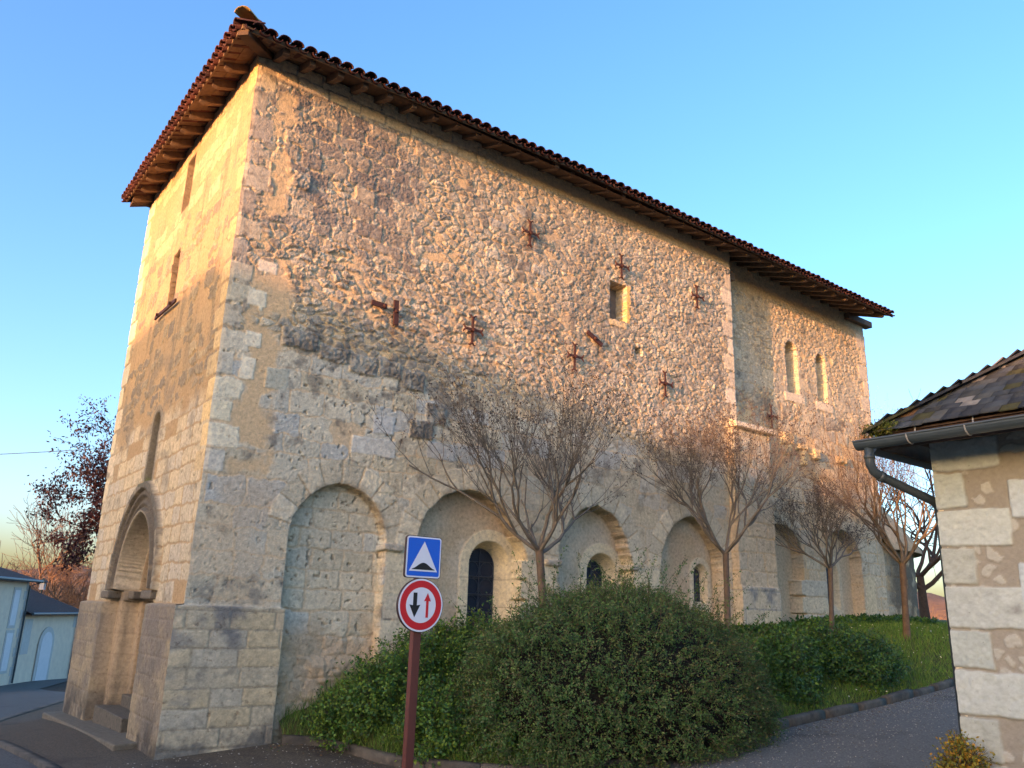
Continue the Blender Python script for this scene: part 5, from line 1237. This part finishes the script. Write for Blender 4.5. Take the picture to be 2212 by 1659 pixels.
b.build('quoins', M['white_stone'], h1)
h2 = thing('roadside_house', 'low pale house with an arched white door and brown tiled roof', 'house', tuple(L3(5, -2.2)))
b = MB(); lbox(b, 1.12, 8.7, -3.0, .92, -6.5, -.05); b.build('wall', M['render'], h2)
b = MB(); b.add([L3(1.12, .98, .3), L3(9.15, .98, .3), L3(9.15, .98, -6.9), L3(1.12, .98, -6.9), L3(1.12, 2.75, -3.3), L3(5.8, 2.75, -3.3)], [(0, 1, 5, 4), (1, 2, 5), (2, 3, 4, 5), (0, 3, 2, 1), (0, 4, 3)]); b.build('roof', M['roof_brown'], h2)
b = MB(); b.tube([L3(1.2, .95, .37), L3(9.2, .94, .37)], .065, 8); b.build('gutter', M['gutter'], h2)
b = MB(); b.tube([L3(8.95, .9, .36), L3(8.62, .7, .04), L3(8.62, -2.3, .04)], .045, 8); b.build('downpipe', M['pipe'], h2)
a = np.linspace(0, math.pi, 13); sc_ = 4.62; 
b = MB(); out_ = [(sc_-1.0, -2.6), (sc_+1.0, -2.6)]+[(sc_+1.0*math.cos(t), -.55+.85*math.sin(t)) for t in a]; b.prism([L3(s, z, -.03) for s, z in out_], LN*.045); fr = b.build('door_surround', M['white_stone'], h2)
b = MB(); out_ = [(sc_-.72, -2.6), (sc_+.72, -2.6)]+[(sc_+.72*math.cos(t), -.55+.6*math.sin(t)) for t in a]; b.prism([L3(s, z, -.02) for s, z in out_], LN*.05); b.build('door', M['paint_white'], h2)
for (s0, s1, z0, z1) in ((1.6, 2.5, -.9, .7), (8.2, 8.7, .2, .85)):
    b = MB(); lbox(b, s0, s1, z0, z1, -.1, -.035); b.build('stone_patch', M['white_stone'], h2)
h3 = thing('shed', 'small sunlit shed seen between the low house and the church', 'shed', (8.2, 40.5, -2.4))
b = MB(); b.abox(8.9, 12, 44, 48, -3, -.2); b.build('wall', M['render'], h3)
b = MB(); b.add([(8.6, 43.7, -.2), (12.3, 43.7, -.2), (12.3, 48.3, -.2), (8.6, 48.3, -.2), (8.6, 46, .8), (12.3, 46, .8)], [(0, 1, 5, 4), (2, 3, 4, 5), (0, 4, 3), (1, 2, 5), (0, 3, 2, 1)]); b.build('roof', M['roof_brown'], h3)
# lantern on the low house
lq = np.array((4.55, 43.9, 2.15))
lm = thing('street_lantern', 'old four sided street lantern standing above the low house roof', 'street lamp', tuple(lq))
b = MB(); b.tube([lq+np.array((0, 0, -4.5)), lq], .04, 8); b.build('post', M['lamp_metal'], lm)
b = MB(); c_ = lq
b.prism([c_+LD*x_+LN*y_ for x_, y_ in ((-.13, -.13), (.13, -.13), (.13, .13), (-.13, .13))], (0, 0, .40)); b.build('lantern_glass', M['lamp_glass'], lm)
b = MB(); q = [c_+np.array((0, 0, .40))+LD*x_+LN*y_ for x_, y_ in ((-.24, -.24), (.24, -.24), (.24, .24), (-.24, .24))]; b.add(q+[c_+np.array((0, 0, .66))], [(0, 1, 2, 3), (0, 1, 4), (1, 2, 4), (2, 3, 4), (3, 0, 4)])
for x_, y_ in ((-.14, -.14), (.14, -.14), (.14, .14), (-.14, .14)): b.tube([c_+LD*x_*.8+LN*y_*.8, c_+LD*x_+LN*y_+np.array((0, 0, .40))], .014, 4)
b.build('lantern_cap', M['lamp_metal'], lm)
b = MB(); b.tube([np.array((-6.5, 27.6, 6.0))+(np.array((4.0, 22.3, 7.3))-np.array((-6.5, 27.6, 6.0)))*t+np.array((0, 0, -.5*t*(1-t))) for t in np.linspace(0, 1, 14)], .012, 5)
tag(b.build('overhead_cable', M['cable']), 'thin overhead cable crossing the sky to the left of the church', 'cable')

# ------------------------------------------------------------------ FAR HILLS AND WOODS
def hills(az0, az1, dist, h0, h1, seed, name='hills'):
    n = 160; az = np.radians(np.linspace(az0, az1, n)); V = []
    for k, (f, hh) in enumerate(((1., -.2), (1.05, .35), (1.12, .75), (1.2, 1.), (1.4, .6))):
        H = (h0+(h1-h0)*fbm(np.degrees(az), az*0, seed, 14., 4))*hh+(fbm(np.degrees(az)*1., az*0+k, seed+5, .7, 3)-.5)*5*(hh > .9)-3
        V.append(np.stack([CAM[0]+dist*f*np.cos(az), CAM[1]+dist*f*np.sin(az), H], -1))
    V = np.array(V); i = np.arange(5*n).reshape(5, n)
    return structure(np_mesh(name, V.reshape(-1, 3), np.stack([i[:-1, :-1], i[:-1, 1:], i[1:, 1:], i[1:, :-1]], -1).reshape(-1, 4), M['hill'], smooth=True))
hills(-10, 110, 300, 9, 22, 7)
rng = np.random.default_rng(90); C = Tubes()
for k in range(420):
    az = R(rng.uniform(72, 96)) if k < 260 else R(rng.uniform(8, 32)); d = rng.uniform(120, 260); p = np.array((CAM[0]+d*math.cos(az), CAM[1]+d*math.sin(az), -3.0)); H = rng.uniform(7, 12) if k < 260 else rng.uniform(5, 9)
    pts, dd = branch_pts(rng, p, np.array((0, 0, 1.)), H*.6, 4, .05, .1); C.add(pts, np.linspace(.22, .10, 5), 4)
    for q in range(12):
        bb, _ = branch_pts(rng, pts[rng.integers(2, 5)], np.array((rng.normal(0, .5), rng.normal(0, .5), .8)), H*rng.uniform(.25, .5), 4, .15, .08); C.add(bb, np.linspace(.09, .035, 5), 3)
tag(C.build('far_wood', mat('far_wood_bark', (.20, .135, .09), (.13, .09, .06), 1., .9), None), 'distant leafless wood lit orange by the low sun', 'wood', kind='stuff')
